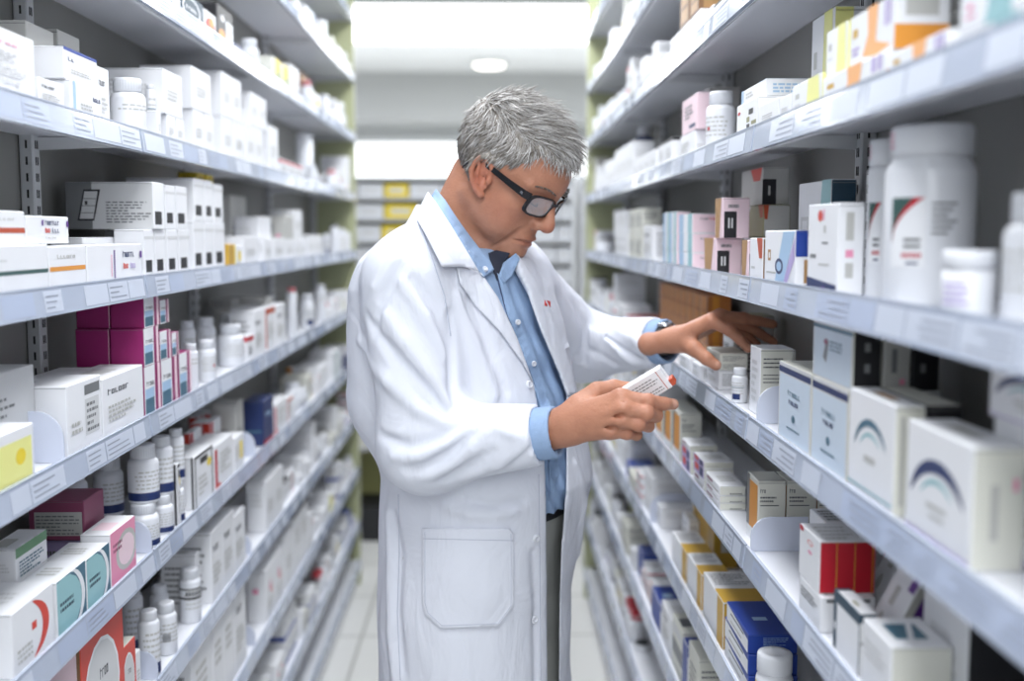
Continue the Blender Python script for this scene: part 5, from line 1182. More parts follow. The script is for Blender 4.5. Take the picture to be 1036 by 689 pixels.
# tint: lips, ears, stubble, knuckles, nails
base_c = np.array(lin((.715, .51, .41)), f32); T = np.tile(base_c, (len(allv), 1))
q = ((allv - HO) @ MH.T) / HS; ya = np.abs(q[:, 1]); isb = np.arange(len(allv)) < len(hv)
def blob(c, r, k=1): return np.clip(1 - np.sqrt((((np.stack([q[:, 0], ya, q[:, 2]], 1) - np.array(c)) / np.array(r)) ** 2).sum(1)), 0, 1) ** .6 * isb * k
def tintto(w, c): 
    global T
    T = T * (1 - w[:, None]) + np.array(lin(c), f32) * w[:, None]
tintto(blob((.095, 0, -.066), (.020, .026, .012), .75), (.58, .34, .29))
tintto(blob((.004, .083, -.004), (.03, .02, .045), .45), (.78, .43, .34))
tintto(blob((.118, 0, -.03), (.02, .02, .02), .35), (.72, .40, .31))
tintto(blob((.05, .05, -.03), (.04, .03, .035), .35), (.75, .45, .35))
tintto(blob((.06, .02, -.095), (.05, .06, .03), .3), (.58, .46, .40))
tintto(blob((.076, .033, -.004), (.022, .022, .012), .4), (.58, .38, .31))
for tip, dr in [(rF[0][2], V(.002, -.008, .003)), (lT[3], V(.004, -.007, .003)), (rT[3], V(0, -.004, .008)), (lF[0][2], V(.004, -.006, .004))]:
    w = np.clip(1 - np.linalg.norm(allv - (tip + dr), axis=1) / .0075, 0, 1) ** .4
    tintto(w * .8, (.86, .68, .60))
for m_, col_ in [(rM + [f_[0] for f_ in rF] + lM + [f_[0] for f_ in lF], (.70, .42, .33))]:
    for c_ in m_: tintto(np.clip(1 - np.linalg.norm(allv - c_, axis=1) / .016, 0, 1) * .4, col_)
ca = me.color_attributes.new('tint', 'FLOAT_COLOR', 'POINT'); ca.data.foreach_set('color', np.concatenate([T, np.ones((len(T), 1), f32)], 1).astype(f32).ravel())
man = bpy.data.objects.new('person', me); COL.objects.link(man)
tag(man, 'grey-haired person in white lab coat reading a small carton, one hand in the shelf', 'person')
def child(name, me_or_mb, parent=None, fix=True):
    if isinstance(me_or_mb, MB): o = me_or_mb.build(name, parent or man, fix=fix)
    else: o = bpy.data.objects.new(name, me_or_mb); COL.objects.link(o); o.parent = parent or man
    return o
# ---------------------------------------------------------------- lab coat
def sleeve(P, S, E, W, rs, re, rw, k=.05):
    d = rc(P, S, E, rs, re); return smin(d, rc(P, E, W, re * .98, rw), k)
cuffR = AD(546, 439, 1.534); cuffL = AD(665, 346, 1.972)
SHB = AD(430, 262, 1.66)
def coat_outer(P):
    d = loft(P, TR)
    d = smin(d, rc(P, AD(455, 238, 1.78), SHB, .045, .058), .05)
    d = smin(d, rc(P, AD(478, 245, 1.84), AD(520, 272, 1.93), .045, .058), .05)
    d = smin(d, rc(P, AD(415, 300, 1.72), AD(400, 400, 1.74), .07, .07), .08)
    return d
def arm_sdf(P):
    a = sleeve(P, SR, ER, cuffR, .070, .064, .044, .04)
    b = sleeve(P, SL, EL, cuffL, .066, .060, .047, .04)
    return a, b
def coat_base(P):
    d = coat_outer(P); a, b = arm_sdf(P)
    d = smin(d, a, .022); d = smin(d, b, .022)
    return d
def pip(px, py, pg):
    ins = np.zeros(len(px), bool); n = len(pg)
    for i in range(n):
        x0, y0 = pg[i]; x1, y1 = pg[(i + 1) % n]
        c = ((y0 > py) != (y1 > py)) & (px < (x1 - x0) * (py - y0) / ((y1 - y0) or 1e-9) + x0); ins ^= c
    return ins
def segd(px, py, pg):
    d = np.full(len(px), 1e9, f32); n = len(pg)
    for i in range(n):
        a = np.array(pg[i], f32); b = np.array(pg[(i + 1) % n], f32); v = b - a; t = np.clip(((px - a[0]) * v[0] + (py - a[1]) * v[1]) / (v @ v + 1e-9), 0, 1)
        d = np.minimum(d, np.hypot(px - a[0] - t * v[0], py - a[1] - t * v[1]))
    return d
fw, rt, up = [np.array(v, f32) for v in (FW, RT, UP)]
def pxy(P):
    q = P - V(0, 0, EYE); w = q @ fw; return CXP + FPX * (q @ rt) / w, CYP - FPX * (q @ up) / w, w
OPEN = [(440, 170), (445, 205), (462, 233), (480, 262), (492, 284), (503, 300), (522, 340), (540, 388), (548, 430), (552, 480), (553, 560), (554, 700), (556, 1100), (566, 1100), (565, 700), (566, 600), (568, 550), (572, 500), (573, 460), (573, 400), (566, 380), (546, 333), (534, 298), (522, 268), (515, 180)]
def opening(P):
    px, py, w = pxy(P); d = segd(px, py, OPEN); s_ = np.where(pip(px, py, OPEN), -d, d) * (w / FPX)
    return np.maximum(s_, P[:, 1] - 1.83)
NECKHOLE = [HW(-.03, 0, -.06), neck_b + V(.01, 0, -.02)]
def coat_cut(P, d):
    t = .0075
    inn = d + t
    a, b = arm_sdf(P)
    inn = np.minimum(inn, np.minimum(a, b) + .024)       # sleeves hollow right through
    s_ = smax(d, -inn, .002)
    s_ = smax(s_, -opening(P), .003)
    s_ = smax(s_, -(rc(P, AD(472, 160, 1.79), AD(476, 246, 1.80), .088, .072)), .004)
    s_ = smax(s_, -((P - cuffR) @ (-(cuffR - ER) / np.linalg.norm(cuffR - ER))) - 10 * ((P - cuffR) ** 2).sum(1) * 0 + 0, .002) if False else s_
    # sleeve ends, trimmed square to the forearm
    for (c, e) in ((cuffR, ER), (cuffL, EL)):
        ax = (c - e) / np.linalg.norm(c - e); h_ = (P - c) @ ax; r_ = np.linalg.norm(P - c, axis=1)
        cut = np.where(r_ < .12, -h_, .1); s_ = np.maximum(s_, -cut)
    s_ = smax(s_, P[:, 2] - zpy(206), .004)
    s_ = np.maximum(s_, .50 - P[:, 2])
    return s_
cv0, cf0 = nets(lambda P: coat_base(P), V(-.36, 1.42, .48), V(.42, 2.28, 1.66), .009)
bvc = bvh_of(cv0, cf0)
def on_coat(px, py):
    h, n, d = cast(bvc, px, py); return (np.array(h, f32), np.array(n, f32)) if h is not None else (None, None)
# folds traced on the cloth: (sign, radius, path)
FOLDS = [
 (1, .010, [(385, 310), (410, 345), (440, 385), (452, 410)]), (-1, .007, [(372, 320), (400, 360), (432, 398), (450, 418)]),
 (1, .010, [(365, 345), (392, 385), (425, 415), (450, 428)]), (-1, .007, [(362, 375), (392, 412), (428, 430), (455, 430)]),
 (1, .009, [(372, 412), (402, 436), (435, 440), (460, 432)]), (-1, .006, [(385, 440), (415, 452), (445, 446), (466, 434)]),
 (1, .008, [(398, 462), (425, 462), (452, 450), (472, 436)]), (-1, .005, [(412, 476), (438, 470), (462, 455), (480, 440)]),
 (1, .006, [(430, 484), (455, 472), (480, 452), (492, 438)]), (-1, .004, [(450, 486), (472, 474), (498, 456)]),
 (1, .008, [(405, 285), (432, 320), (450, 360)]), (-1, .006, [(418, 282), (440, 310), (455, 345), (459, 380)]),
 (-1, .004, [(490, 480), (520, 466), (540, 446)]), (1, .005, [(470, 484), (505, 470), (530, 450)]), (1, .004, [(500, 432), (520, 440), (540, 444)]),
 (-1, .007, [(456, 318), (459, 350), (458, 385), (461, 408)]),                       # where sleeve meets chest
 (1, .008, [(462, 300), (480, 350), (500, 400)]), (-1, .004, [(476, 300), (494, 350), (512, 396)]),
 (1, .007, [(398, 262), (380, 290), (368, 330)]), (-1, .004, [(406, 270), (390, 300), (378, 340)]),
 (-1, .004, [(398, 520), (404, 560), (402, 620), (408, 680)]), (1, .007, [(392, 520), (396, 570), (395, 640), (400, 690)]),
 (-1, .003, [(470, 505), (500, 512), (530, 508)]), (1, .005, [(450, 512), (480, 520), (520, 518)]), (1, .005, [(425, 505), (420, 540), (416, 600), (418, 680)]),
 (1, .006, [(530, 540), (534, 600), (532, 680)]), (-1, .004, [(540, 560), (543, 620), (542, 690)]),
 (1, .007, [(588, 318), (600, 345), (600, 372)]), (-1, .006, [(580, 305), (592, 330), (590, 365)]), (1, .006, [(606, 335), (625, 352), (640, 368)]), (-1, .005, [(600, 355), (622, 368), (640, 378)]),
 (1, .006, [(560, 290), (572, 320), (576, 360)]), (1, .005, [(618, 330), (640, 342), (655, 356)]), (-1, .004, [(612, 340), (634, 356), (652, 366)]), (1, .006, [(582, 470), (590, 510), (584, 560)]),
]
fold_pts = []
for sg, r, path in FOLDS:
    pts = [on_coat(*p) for p in path]; pts = [(a, n) for a, n in pts if a is not None]
    if len(pts) < 2: continue
    if max(np.linalg.norm(pts[i + 1][0] - pts[i][0]) for i in range(len(pts) - 1)) > .12: continue
    fold_pts.append((sg, r, [a + n * ((-.05 if sg > 0 else .10) * r) for a, n in pts]))
def coat_folded(P):
    d = coat_base(P)
    for sg, r, pts in fold_pts:
        lo = np.min(pts, 0) - .05; hi = np.max(pts, 0) + .05
        m = ((P > lo) & (P < hi)).all(1)
        if not m.any(): continue
        rr = [r * .45] + [r] * (len(pts) - 2) + [r * .45] if len(pts) > 2 else [r * .6, r * .6]
        e = poly(P[m], pts, rr)
        d[m] = smin(d[m], e, .013) if sg > 0 else smax(d[m], -e, .013)
    # light waves of cloth everywhere
    w_ = np.sin(P[:, 0] * 31 + P[:, 2] * 17 + 3 * np.sin(P[:, 1] * 9)) * np.sin(P[:, 2] * 23 - P[:, 1] * 13) * .0012
    return d + w_
coat_f = lambda P: coat_cut(P, coat_folded(P))
cv, cf = nets(coat_f, V(-.36, 1.42, .48), V(.42, 2.28, 1.66), .0036, marg=1.9)
coat = child('lab_coat', np_mesh('lab_coat', cv, cf, 'coat_cotton')); coat['label'] = 'long open white lab coat'
sm_ = coat.modifiers.new('smooth', 'SMOOTH'); sm_.factor = .5; sm_.iterations = 3
# ---------------------------------------------------------------- shirt
def shirt_sdf(P):
    d = loft(P, TR, .016)
    d = smin(d, rc(P, neck_b + V(.0, 0, -.03), neck_b + V(.02, 0, .0), .060, .058), .03)
    d = smax(d, P[:, 2] - zpy(250), .01); d = smax(d, zpy(506) - P[:, 2], .004)
    # pleats down the front
    px, py, w = pxy(P)
    d = d + .0022 * np.sin((px - (py - 240) * .42) * .55) * np.clip((py - 260) / 60, 0, 1) + .002 * np.sin(py * .13 + px * .05)
    for (c, e, r0) in ((cuffR, ER, .0385), (cuffL, EL, .0415)):
        ax = (c - e) / np.linalg.norm(c - e)
        t = rc(P, c - ax * .05, c + ax * (.028 if c is cuffR else .030), r0, r0 * .98); h_ = (P - c) @ ax
        t = np.maximum(t, h_ - (.026 if c is cuffR else .024))
        hole = rc(P, c - ax * .1, c + ax * .1, r0 - .0075, r0 - .0075); t = smax(t, -hole, .001)
        t = np.maximum(t, -.06 - h_)
        d = np.minimum(d, t)
    return d
sv, sf = nets(shirt_sdf, V(-.3, 1.42, .95), V(.42, 2.15, 1.62), .0034)
shirt = child('shirt', np_mesh('shirt', sv, sf, 'shirt_chambray')); shirt['label'] = 'light blue cotton shirt'
sm_ = shirt.modifiers.new('smooth', 'SMOOTH'); sm_.factor = .5; sm_.iterations = 2
def trou(P):
    d = smax(loft(P, TR, .03), P[:, 2] - zpy(508), .01); d = smax(d, zpy(640) - P[:, 2], .03)
    for s_ in (-1, 1):
        h_ = hip + bl * .085 * s_ + bf * .01; k_ = h_ + V(.015, 0, -.42); a_ = V(k_[0] - .03, k_[1], .08)
        d = smin(d, rc(P, h_, k_, .092, .078), .03); d = smin(d, rc(P, k_, a_, .078, .066), .03)
    d = d + .002 * np.sin(P[:, 0] * 60 + 8 * P[:, 2])
    return np.maximum(d, .03 - P[:, 2])
tv, tf = nets(trou, V(-.3, 1.5, .0), V(.35, 2.1, 1.2), .007)
child('trousers', np_mesh('trousers', tv, tf, 'trouser_grey'))
def belt_s(P):
    d = loft(P, TR, .026); return np.maximum(np.maximum(d, P[:, 2] - zpy(503)), zpy(514) - P[:, 2])
xv, xf = nets(belt_s, V(-.3, 1.5, zpy(540)), V(.35, 2.1, zpy(505)), .005)
child('belt', np_mesh('belt', xv, xf, 'belt_black'))
for s_ in (-1, 1):
    h_ = hip + bl * .085 * s_; an = V(h_[0] - .01, h_[1], 0)
    def sh_f(P, an=an):
        a = an + V(-.04, 0, .045) ; b = an + bf * .17 + V(0, 0, .03)
        d = rc(P, a, b, .048, .036); d = smin(d, rc(P, an + V(-.01, 0, .09), an + V(0, 0, .04), .05, .05), .03)
        d = smax(d, .002 - P[:, 2], .004); return smax(d, -rc(P, an + V(-.01, 0, .2), an + V(-.01, 0, .06), .036, .036), .004)
    zv, zf = nets(sh_f, an + V(-.14, -.2, -.01), an + V(.26, .14, .16), .005)
    child('shoe', np_mesh('shoe', zv, zf, 'shoe_brown'))

# ---------------------------------------------------------------- cloth pieces laid over coat and shirt
allb = bvh_of(*join_mesh([(cv, cf), (sv, sf), (hv, hf)], ''))
coatb = bvh_of(cv, cf); shirtb = bvh_of(sv, sf)
from mathutils.geometry import delaunay_2d_cdt
def patch(name, pg, m, bv=None, off=.004, thick=.0022, step=3.0, parent=None, lift=None, smooth_n=3, edge=0.0, ref=None):
    """a piece of cloth with the given outline, laid on the surface behind it"""
    bv = bv or allb; B_ = []
    n = len(pg)
    for i in range(n):
        x0, y0 = pg[i]; x1, y1 = pg[(i + 1) % n]; k = max(1, int(math.hypot(x1 - x0, y1 - y0) / step))
        for j in range(k): B_.append((x0 + (x1 - x0) * j / k, y0 + (y1 - y0) * j / k))
    xs = [p[0] for p in pg]; ys = [p[1] for p in pg]; inn = []
    gx, gy = np.meshgrid(np.arange(min(xs), max(xs), step), np.arange(min(ys), max(ys), step)); gx = gx.ravel() + .3; gy = gy.ravel() + .3
    ok = pip(gx, gy, pg) & (segd(gx, gy, pg) > step * .45)
    inn = list(zip(gx[ok].tolist(), gy[ok].tolist()))
    pts = [Vector(p) for p in B_ + inn]; nb = len(B_)
    res = delaunay_2d_cdt(pts, [], [list(range(nb))], 1, 1e-4)
    v2, faces = res[0], res[2]
    dep = []; nrm = []; dirs = []
    for p in v2:
        h, nn, d = cast(bv, p.x, p.y); dirs.append(d)
        dep.append((h - CAM).length if h is not None else None)
    kn = [x for x in dep if x is not None]
    if not kn: return None
    med = sorted(kn)[len(kn) // 2] if ref is None else ref
    # close holes and jumps, then relax
    dep = [x if (x is not None and abs(x - med) < .16) else None for x in dep]
    adj = defaultdict(set)
    for f_ in faces:
        for i in range(len(f_)): adj[f_[i]].add(f_[i - 1]); adj[f_[i - 1]].add(f_[i])
    for _ in range(60):
        if all(x is not None for x in dep): break
        nd = list(dep)
        for i, x in enumerate(dep):
            if x is None:
                q_ = [dep[j] for j in adj[i] if dep[j] is not None]
                if q_: nd[i] = sum(q_) / len(q_)
        dep = nd
    dep = [med if x is None else x for x in dep]
    for _ in range(smooth_n): dep = [min(dep[i], .5 * dep[i] + .5 * sum(dep[j] for j in adj[i]) / max(1, len(adj[i]))) if adj[i] else dep[i] for i in range(len(dep))]
    lf = lift or (lambda x, y: 0)
    front = [CAM + dirs[i] * (dep[i] - off - lf(v2[i].x, v2[i].y)) for i in range(len(v2))]
    back = [CAM + dirs[i] * (dep[i] - off - lf(v2[i].x, v2[i].y) + thick + .0015) for i in range(len(v2))]
    g = MB(); N = len(front); fs = [tuple(f_) for f_ in faces] + [tuple(N + k for k in f_[::-1]) for f_ in faces]
    ec = defaultdict(int)
    for f_ in faces:
        for i in range(len(f_)): ec[(f_[i - 1], f_[i])] += 1
    for (a, b), c in list(ec.items()):
        if (b, a) not in ec: fs.append((a, N + a, N + b, b))
    g.mesh(front + back, fs, m, True)
    o = child(name, g, parent); 
    return o
def seam(name, path, m, r=.0009, bv=None, off=.0005, parent=None, step=3):
    pts = []
    for i in range(len(path) - 1):
        (x0, y0), (x1, y1) = path[i], path[i + 1]; k = max(1, int(math.hypot(x1 - x0, y1 - y0) / step))
        for j in range(k + (i == len(path) - 2)):
            h, nn, d = cast(bv or allb, x0 + (x1 - x0) * j / k, y0 + (y1 - y0) * j / k)
            if h is not None: pts.append(h - d * off)
    if len(pts) < 2: return None
    g = MB(); g.tube(pts, r, m, n=6); return child(name, g, parent)
def button(px, py, r=.0062, bv=None, m='button_white', parent=None, off=.003):
    h, nn, d = cast(bv or allb, px, py)
    if h is None: return
    nn = nn if nn.dot(d) < 0 else -nn; c = h - d * off; t = nn.orthogonal().normalized(); b = nn.cross(t); g = MB()
    vs = []
    prof = [(.0, .0008), (r * .55, .0008), (r * .7, .0018), (r * .92, .0018), (r, .001), (r, -.003)]
    base = []
    for rr, hh in prof:
        for k in range(20):
            a = 2 * PI * k / 20; vs.append(c + nn * hh + (t * math.cos(a) + b * math.sin(a)) * rr)
    fs = [(j * 20 + k, j * 20 + (k + 1) % 20, (j + 1) * 20 + (k + 1) % 20, (j + 1) * 20 + k) for j in range(len(prof) - 1) for k in range(20)]
    g.mesh(vs, fs, m, True)
    for dx, dy in ((-.0014, -.0014), (.0014, -.0014), (-.0014, .0014), (.0014, .0014)):
        g.box(-.0005, .0005, -.0005, .0005, 0, .0004, 'stitch_grey'); i0 = len(g.v) - 24 + 0
        for q_ in range(24): x, y, z = g.v[i0 + q_]; g.v[i0 + q_] = tuple(c + nn * (.0009 + z) + t * (x + dx) + b * (y + dy))
    return child('button', g, parent or coat)
# near lapel and collar of the coat
patch('lapel', [(462, 270), (474, 271), (487, 276), (493, 285), (504, 301), (523, 341), (540, 388), (529, 368), (507, 337), (480, 308), (465, 286)], 'coat_cotton', off=.007, parent=coat)
patch('coat_collar', [(422, 222), (427, 205), (433, 194), (440, 203), (449, 217), (460, 234), (470, 250), (485, 275), (470, 270), (447, 270), (432, 240)], 'coat_cotton', off=.019, parent=coat, smooth_n=8)
patch('lapel', [(515, 264), (524, 258), (540, 278), (556, 310), (572, 352), (584, 398), (574, 400), (566, 378), (547, 333), (534, 298)], 'coat_cotton', off=.006, parent=coat)
# pocket on the skirt of the coat
patch('pocket', [(427, 534), (516, 535), (520, 541), (520, 614), (508, 628), (504, 634), (446, 636), (430, 622), (427, 610)], 'coat_cotton', bv=coatb, off=.005, thick=.003, parent=coat)
allc = bvh_of(*join_mesh([(cv, cf)], ''))
pk = [o for o in coat.children if o.name.startswith('pocket')][0]
pkb = bvh_of(np.array([tuple(v.co) for v in pk.data.vertices], f32), np.array([tuple(p.vertices) if len(p.vertices) == 4 else tuple(p.vertices) + (p.vertices[0],) for p in pk.data.polygons], np.int32)) if False else None
pkt = BVHTree.FromObject(pk, bpy.context.evaluated_depsgraph_get()) if False else BVHTree.FromPolygons([v.co for v in pk.data.vertices], [tuple(p.vertices) for p in pk.data.polygons])
seam('pocket_hem', [(428, 545), (519, 547)], 'stitch_grey', bv=pkt, off=.0002, parent=pk, r=.0006)
seam('pocket_stitching', [(430, 538), (430, 610), (433, 620), (447, 633), (504, 631), (517, 613), (517, 540)], 'stitch_grey', bv=pkt, off=.0002, parent=pk, r=.0005)
patch('chest_pocket', [(548, 304), (561, 314), (577, 352), (567, 356), (553, 330)], 'coat_cotton', off=.004, parent=coat)
seam('side_seam', [(403, 500), (404, 560), (402, 620), (405, 688)], 'stitch_grey', bv=coatb, parent=coat, r=.0008)
seam('front_hem', [(545, 480), (546, 560), (547, 688)], 'stitch_grey', bv=coatb, parent=coat, r=.0006)
seam('arm_seam', [(424, 222), (437, 260), (450, 300), (456, 340)], 'stitch_grey', bv=coatb, parent=coat, r=.0009)
patch('badge', [(551, 303), (557, 305), (557, 311), (551, 309)], 'badge_red', off=.0105, thick=.001, step=2, parent=coat)
for (x, y) in ((536, 389), (543, 545), (541, 627)): button(x, y, bv=coatb)
# shirt collar, placket
patch('shirt_collar', [(436, 199), (441, 191), (451, 203), (460, 217), (472, 234), (485, 251), (496, 264), (500, 273), (489, 281), (476, 264), (458, 238), (444, 218)], 'shirt_chambray', off=.010, thick=.003, parent=shirt, smooth_n=8)
patch('shirt_collar', [(509, 266), (522, 256), (526, 262), (518, 279), (510, 287), (505, 278)], 'shirt_chambray', off=.008, thick=.003, parent=shirt, smooth_n=12)
patch('inner_collar_shade', [(494, 256), (502, 253), (516, 256), (511, 266), (507, 280), (503, 284), (498, 272)], 'inner_collar_shade', off=.003, thick=.002, parent=shirt)  # dark patch inside the collar, its shade put into the navy colour
patch('placket', [(503, 276), (511, 282), (524, 318), (540, 352), (552, 390), (560, 420), (566, 480), (557, 500), (553, 440), (543, 400), (528, 356), (513, 318)], 'shirt_chambray', bv=shirtb, off=.0045, thick=.003, parent=shirt)
seam('placket_edge', [(503, 280), (513, 318), (528, 356), (542, 394)], 'shirt_inner', bv=shirtb, off=.001, r=.0016, parent=shirt)
button(491, 272, r=.0045, parent=shirt, off=.0185); button(524, 326, r=.0045, bv=shirtb, parent=shirt, off=.006); button(540, 368, r=.0045, bv=shirtb, parent=shirt, off=.006)

# ---------------------------------------------------------------- glasses
def HWv(x, y, z): return Vector(HW(x, y, z))
gl = empty('glasses', tuple(HW(.09, 0, .0))); gl.parent = man; gl.matrix_parent_inverse = man.matrix_world.inverted(); GO = -Vector(gl.location)
gl['label'] = 'black rectangular framed glasses'
def gchild(name, g, par=gl):
    o = g.build(name, par); o.location = GO if par is gl else (0, 0, 0); return o
GX, GZ = .105, .001
def lens_outline(sgn, k=1.0, dx=0):
    pts = []
    for i in range(28):
        a = 2 * PI * i / 28; c, s__ = math.cos(a), math.sin(a); n_ = 3.6
        u = abs(c) ** (2 / n_) * (1 if c > 0 else -1) * .0265 * k; w = abs(s__) ** (2 / n_) * (1 if s__ > 0 else -1) * .0172 * k
        y = sgn * .0335 + u; pts.append(HWv(GX - abs(y) ** 2 * 4.5 + w * .12 + dx, y, GZ + w))
    return pts
for sgn in (-1, 1):
    o_ = lens_outline(sgn, 1.09); i_ = lens_outline(sgn, .93); o2 = lens_outline(sgn, 1.09, -.0035); i2 = lens_outline(sgn, .93, -.0035); g = MB(); N = 28
    vs = o_ + i_ + o2 + i2; fs = []
    for k in range(N):
        k2 = (k + 1) % N
        fs += [(k, k2, N + k2, N + k), (2 * N + k, 3 * N + k, 3 * N + k2, 2 * N + k2), (k, 2 * N + k, 2 * N + k2, k2), (N + k, N + k2, 3 * N + k2, 3 * N + k)]
    g.mesh(vs, fs, 'glasses_black', False); gchild('lens_rim', g)
    g = MB(); a = lens_outline(sgn, .94, -.0012); b = lens_outline(sgn, .94, -.0022); g.mesh(a + b, [tuple(range(N)), tuple(range(2 * N - 1, N - 1, -1))] + [(k, (k + 1) % N, N + (k + 1) % N, N + k) for k in range(N)], 'lens_glass'); gchild('lens', g)
    # temple arm, deep at the hinge
    g = MB(); path = [(.088, .0625, .012), (.080, .0735, .0135), (.05, .0775, .0150), (.015, .0790, .0170), (-.012, .0800, .0180), (-.026, .0800, .008), (-.034, .079, -.008)]
    hh = [.0062, .0060, .0048, .0040, .0034, .0028, .0022]; vs = []
    for (x, y, z), w in zip(path, hh):
        for dy, dz in ((-.0014, -w), (.0014, -w), (.0014, w), (-.0014, w)): vs.append(HWv(x, sgn * y + dy, z + dz))
    fs = [(0, 1, 2, 3), tuple(4 * 6 + k for k in (3, 2, 1, 0))]
    for i in range(6):
        for k in range(4): fs.append((4 * i + k, 4 * i + (k + 1) % 4, 4 * i + 4 + (k + 1) % 4, 4 * i + 4 + k))
    g.mesh(vs, fs, 'glasses_black'); gchild('temple_arm', g)
    g = MB(); g.box(-.0008, .0008, -.0006, .0006, -.002, .002, 'watch_steel')
    for q_ in range(24): x, y, z = g.v[q_]; g.v[q_] = tuple(HWv(.077 + x * 3, sgn * .0757 + y, .0135 + z))
    gchild('hinge_pin', g)
g = MB(); g.tube([HWv(GX - .001, -.010, GZ + .007), HWv(GX + .003, 0, GZ + .0095), HWv(GX - .001, .010, GZ + .007)], .0028, 'glasses_black', n=8); gchild('bridge', g)
# lashes and brows
for sgn in (-1, 1):
    g = MB(); g.tube([HWv(.0845, sgn * .020, .000), HWv(.0895, sgn * .028, -.0030), HWv(.0880, sgn * .036, -.0025), HWv(.0810, sgn * .0445, .0005)], [.0006, .0010, .0010, .0006], 'lash_dark', n=6)
    child('eyelashes', g)
# ---------------------------------------------------------------- hair
hb = bvh_of(hv, hf)
def skull_pt(dirn):
    o = Vector(HW(.0, 0, .04)); d = Vector((Fh * dirn[0] + Lh * dirn[1] + Uh * dirn[2]).tolist()).normalized()
    h = hb.ray_cast(o + d * .25, -d)
    return h[0], h[1]
hr = random.Random(5)
def loc(p): 
    v = (np.array(p, f32) - HO) @ MH.T / HS; return v
def hair_ok(l):
    x, y, z = l; a = abs(y)
    front = .083 - max(0, a - .030) * .9           # forehead hairline runs back at the temples
    if z > .075: return x < .090 - (z - .075) * .15 or z > .098
    if a < .045: return x < -.02 and z > -.045 or x < .0 and z > -.02
    lim = .062 - max(0, .060 - z) * .95 if z > -.002 else -.030 - (z + .03) * .1
    if z > -.002: return x < lim + .0 and not (-.028 < x < .013 and z < .030) or (.010 < x < .022 and z > -.012)
    if z > -.050: return x < -.030
    return False
def hair_shell(P):
    q_ = ((P - HO) @ MH.T) / HS; x, y, z = q_.T; a = np.abs(y); Q = np.stack([x, a, z], 1)
    sk = head_sdf(P)
    th = .003 + .0055 * np.clip((z - .04) / .06, 0, 1) + .002 * np.clip((z - .08) / .04, 0, 1) * np.clip((x + .02) / .08, 0, 1)
    d = sk - th
    # region
    lim = np.where(z > .075, .098 - (z - .075) * .1, .066 - np.maximum(0, .062 - z) * .95)
    reg_ = x - lim
    low = np.where(x > -.013, (.024 - z), (-.054 - z) - (x + .013) * .5)
    low = np.where((x > .022) & (x < .040), -.004 - z, low)
    d = smax(d, reg_ * .8, .012); d = smax(d, low * .9, .010)
    n_ = np.sin(x * 420 + y * 160 + 2.5 * np.sin(z * 90)) * .0011 + np.sin(x * 190 - y * 230 + z * 120) * .0012
    return d + n_ * np.clip((z + .02) / .05, .3, 1)
ev, ef = nets(hair_shell, hb0 - V(.03, .03, 0), hb1 + V(.03, .03, .04), .0028)
hair = child('hair', np_mesh('hair', ev, ef, 'hair_1')); hair['label'] = 'short tousled silver grey hair'
eb = bvh_of(ev, ef)
g = MB(); cnt_h = 0
for _ in range(12000):
    d0 = np.array([hr.gauss(0, 1), hr.gauss(0, 1), hr.gauss(.35, 1)]); d0 /= np.linalg.norm(d0)
    o = Vector(HW(.0, 0, .04)); dd = Vector((Fh * d0[0] + Lh * d0[1] + Uh * d0[2]).tolist())
    if d0[1] > .55: continue
    h = eb.ray_cast(o + dd * .25, -dd)
    if h[0] is None: continue
    p = np.array(h[0], f32); n_ = np.array(h[1], f32); l = loc(p)
    if head_sdf(p[None])[0] < .0012: continue
    x, y, z = l; top = min(1, max(0, (z - .055) / .05)); a = abs(y)
    dl = V(.75, .25 + .5 * math.sin(x * 40), .05) * top + V(-.45 + .2 * math.sin(z * 60), 0, -.85) * (1 - top)
    dl = dl + V(hr.gauss(0, .13), hr.gauss(0, .15), hr.gauss(0, .10))
    dw = Fh * dl[0] + Lh * dl[1] + Uh * dl[2]; dw = dw - n_ * (dw @ n_); dw /= (np.linalg.norm(dw) + 1e-6)
    ln = (.015 + .017 * top + (.004 if x > .06 and top > .5 else 0)) * hr.uniform(.6, 1.25)
    if z < 0: ln *= .6
    liftv = .02 + .09 * top * hr.random() ** 2 + (.06 if x > .055 and top > .5 else 0) * hr.random()
    pts = []; q0 = p - n_ * .0015
    for k in range(5):
        t = k / 4; pts.append(Vector((q0 + dw * ln * t + n_ * (ln * liftv * math.sin(t * 2.0) - .010 * ln * 10 * t * t * .35 + .0018)).tolist()))
    r0 = hr.uniform(.0003, .0008); c_ = hr.random() + .25 * top - (.25 if z < .03 else 0)
    m = 'hair_0' if c_ < .16 else 'hair_1' if c_ < .42 else 'hair_2' if c_ < .80 else 'hair_3'
    g.tube(pts, [r0, r0, r0 * .9, r0 * .6, r0 * .15], m, n=3, cap=False); cnt_h += 1
child('hair_strands', g, hair, fix=False)
# eyebrows
for sgn in (-1, 1):
    g = MB()
    for _ in range(90):
        t = hr.random(); p = HW(.104 - .030 * t * t - .003, sgn * (.012 + .040 * t), .026 + .006 * math.sin(t * 2.6))
        h = hb.ray_cast(Vector((p + Fh * .05).tolist()), Vector((-Fh).tolist()))
        if h[0] is None: continue
        b = np.array(h[0], f32); dr = (Lh * sgn * .9 + Fh * .3 + Uh * hr.uniform(-.3, .3)); ln = hr.uniform(.005, .009)
        g.tube([Vector((b).tolist()), Vector((b + dr * ln * .5 + Fh * .0018).tolist()), Vector((b + dr * ln + Fh * .001).tolist())], [.0006, .0005, .0001], hr.choice(['hair_0', 'hair_1', 'hair_2', 'hair_0']), n=3, cap=False)
    child('eyebrow', g, fix=False)
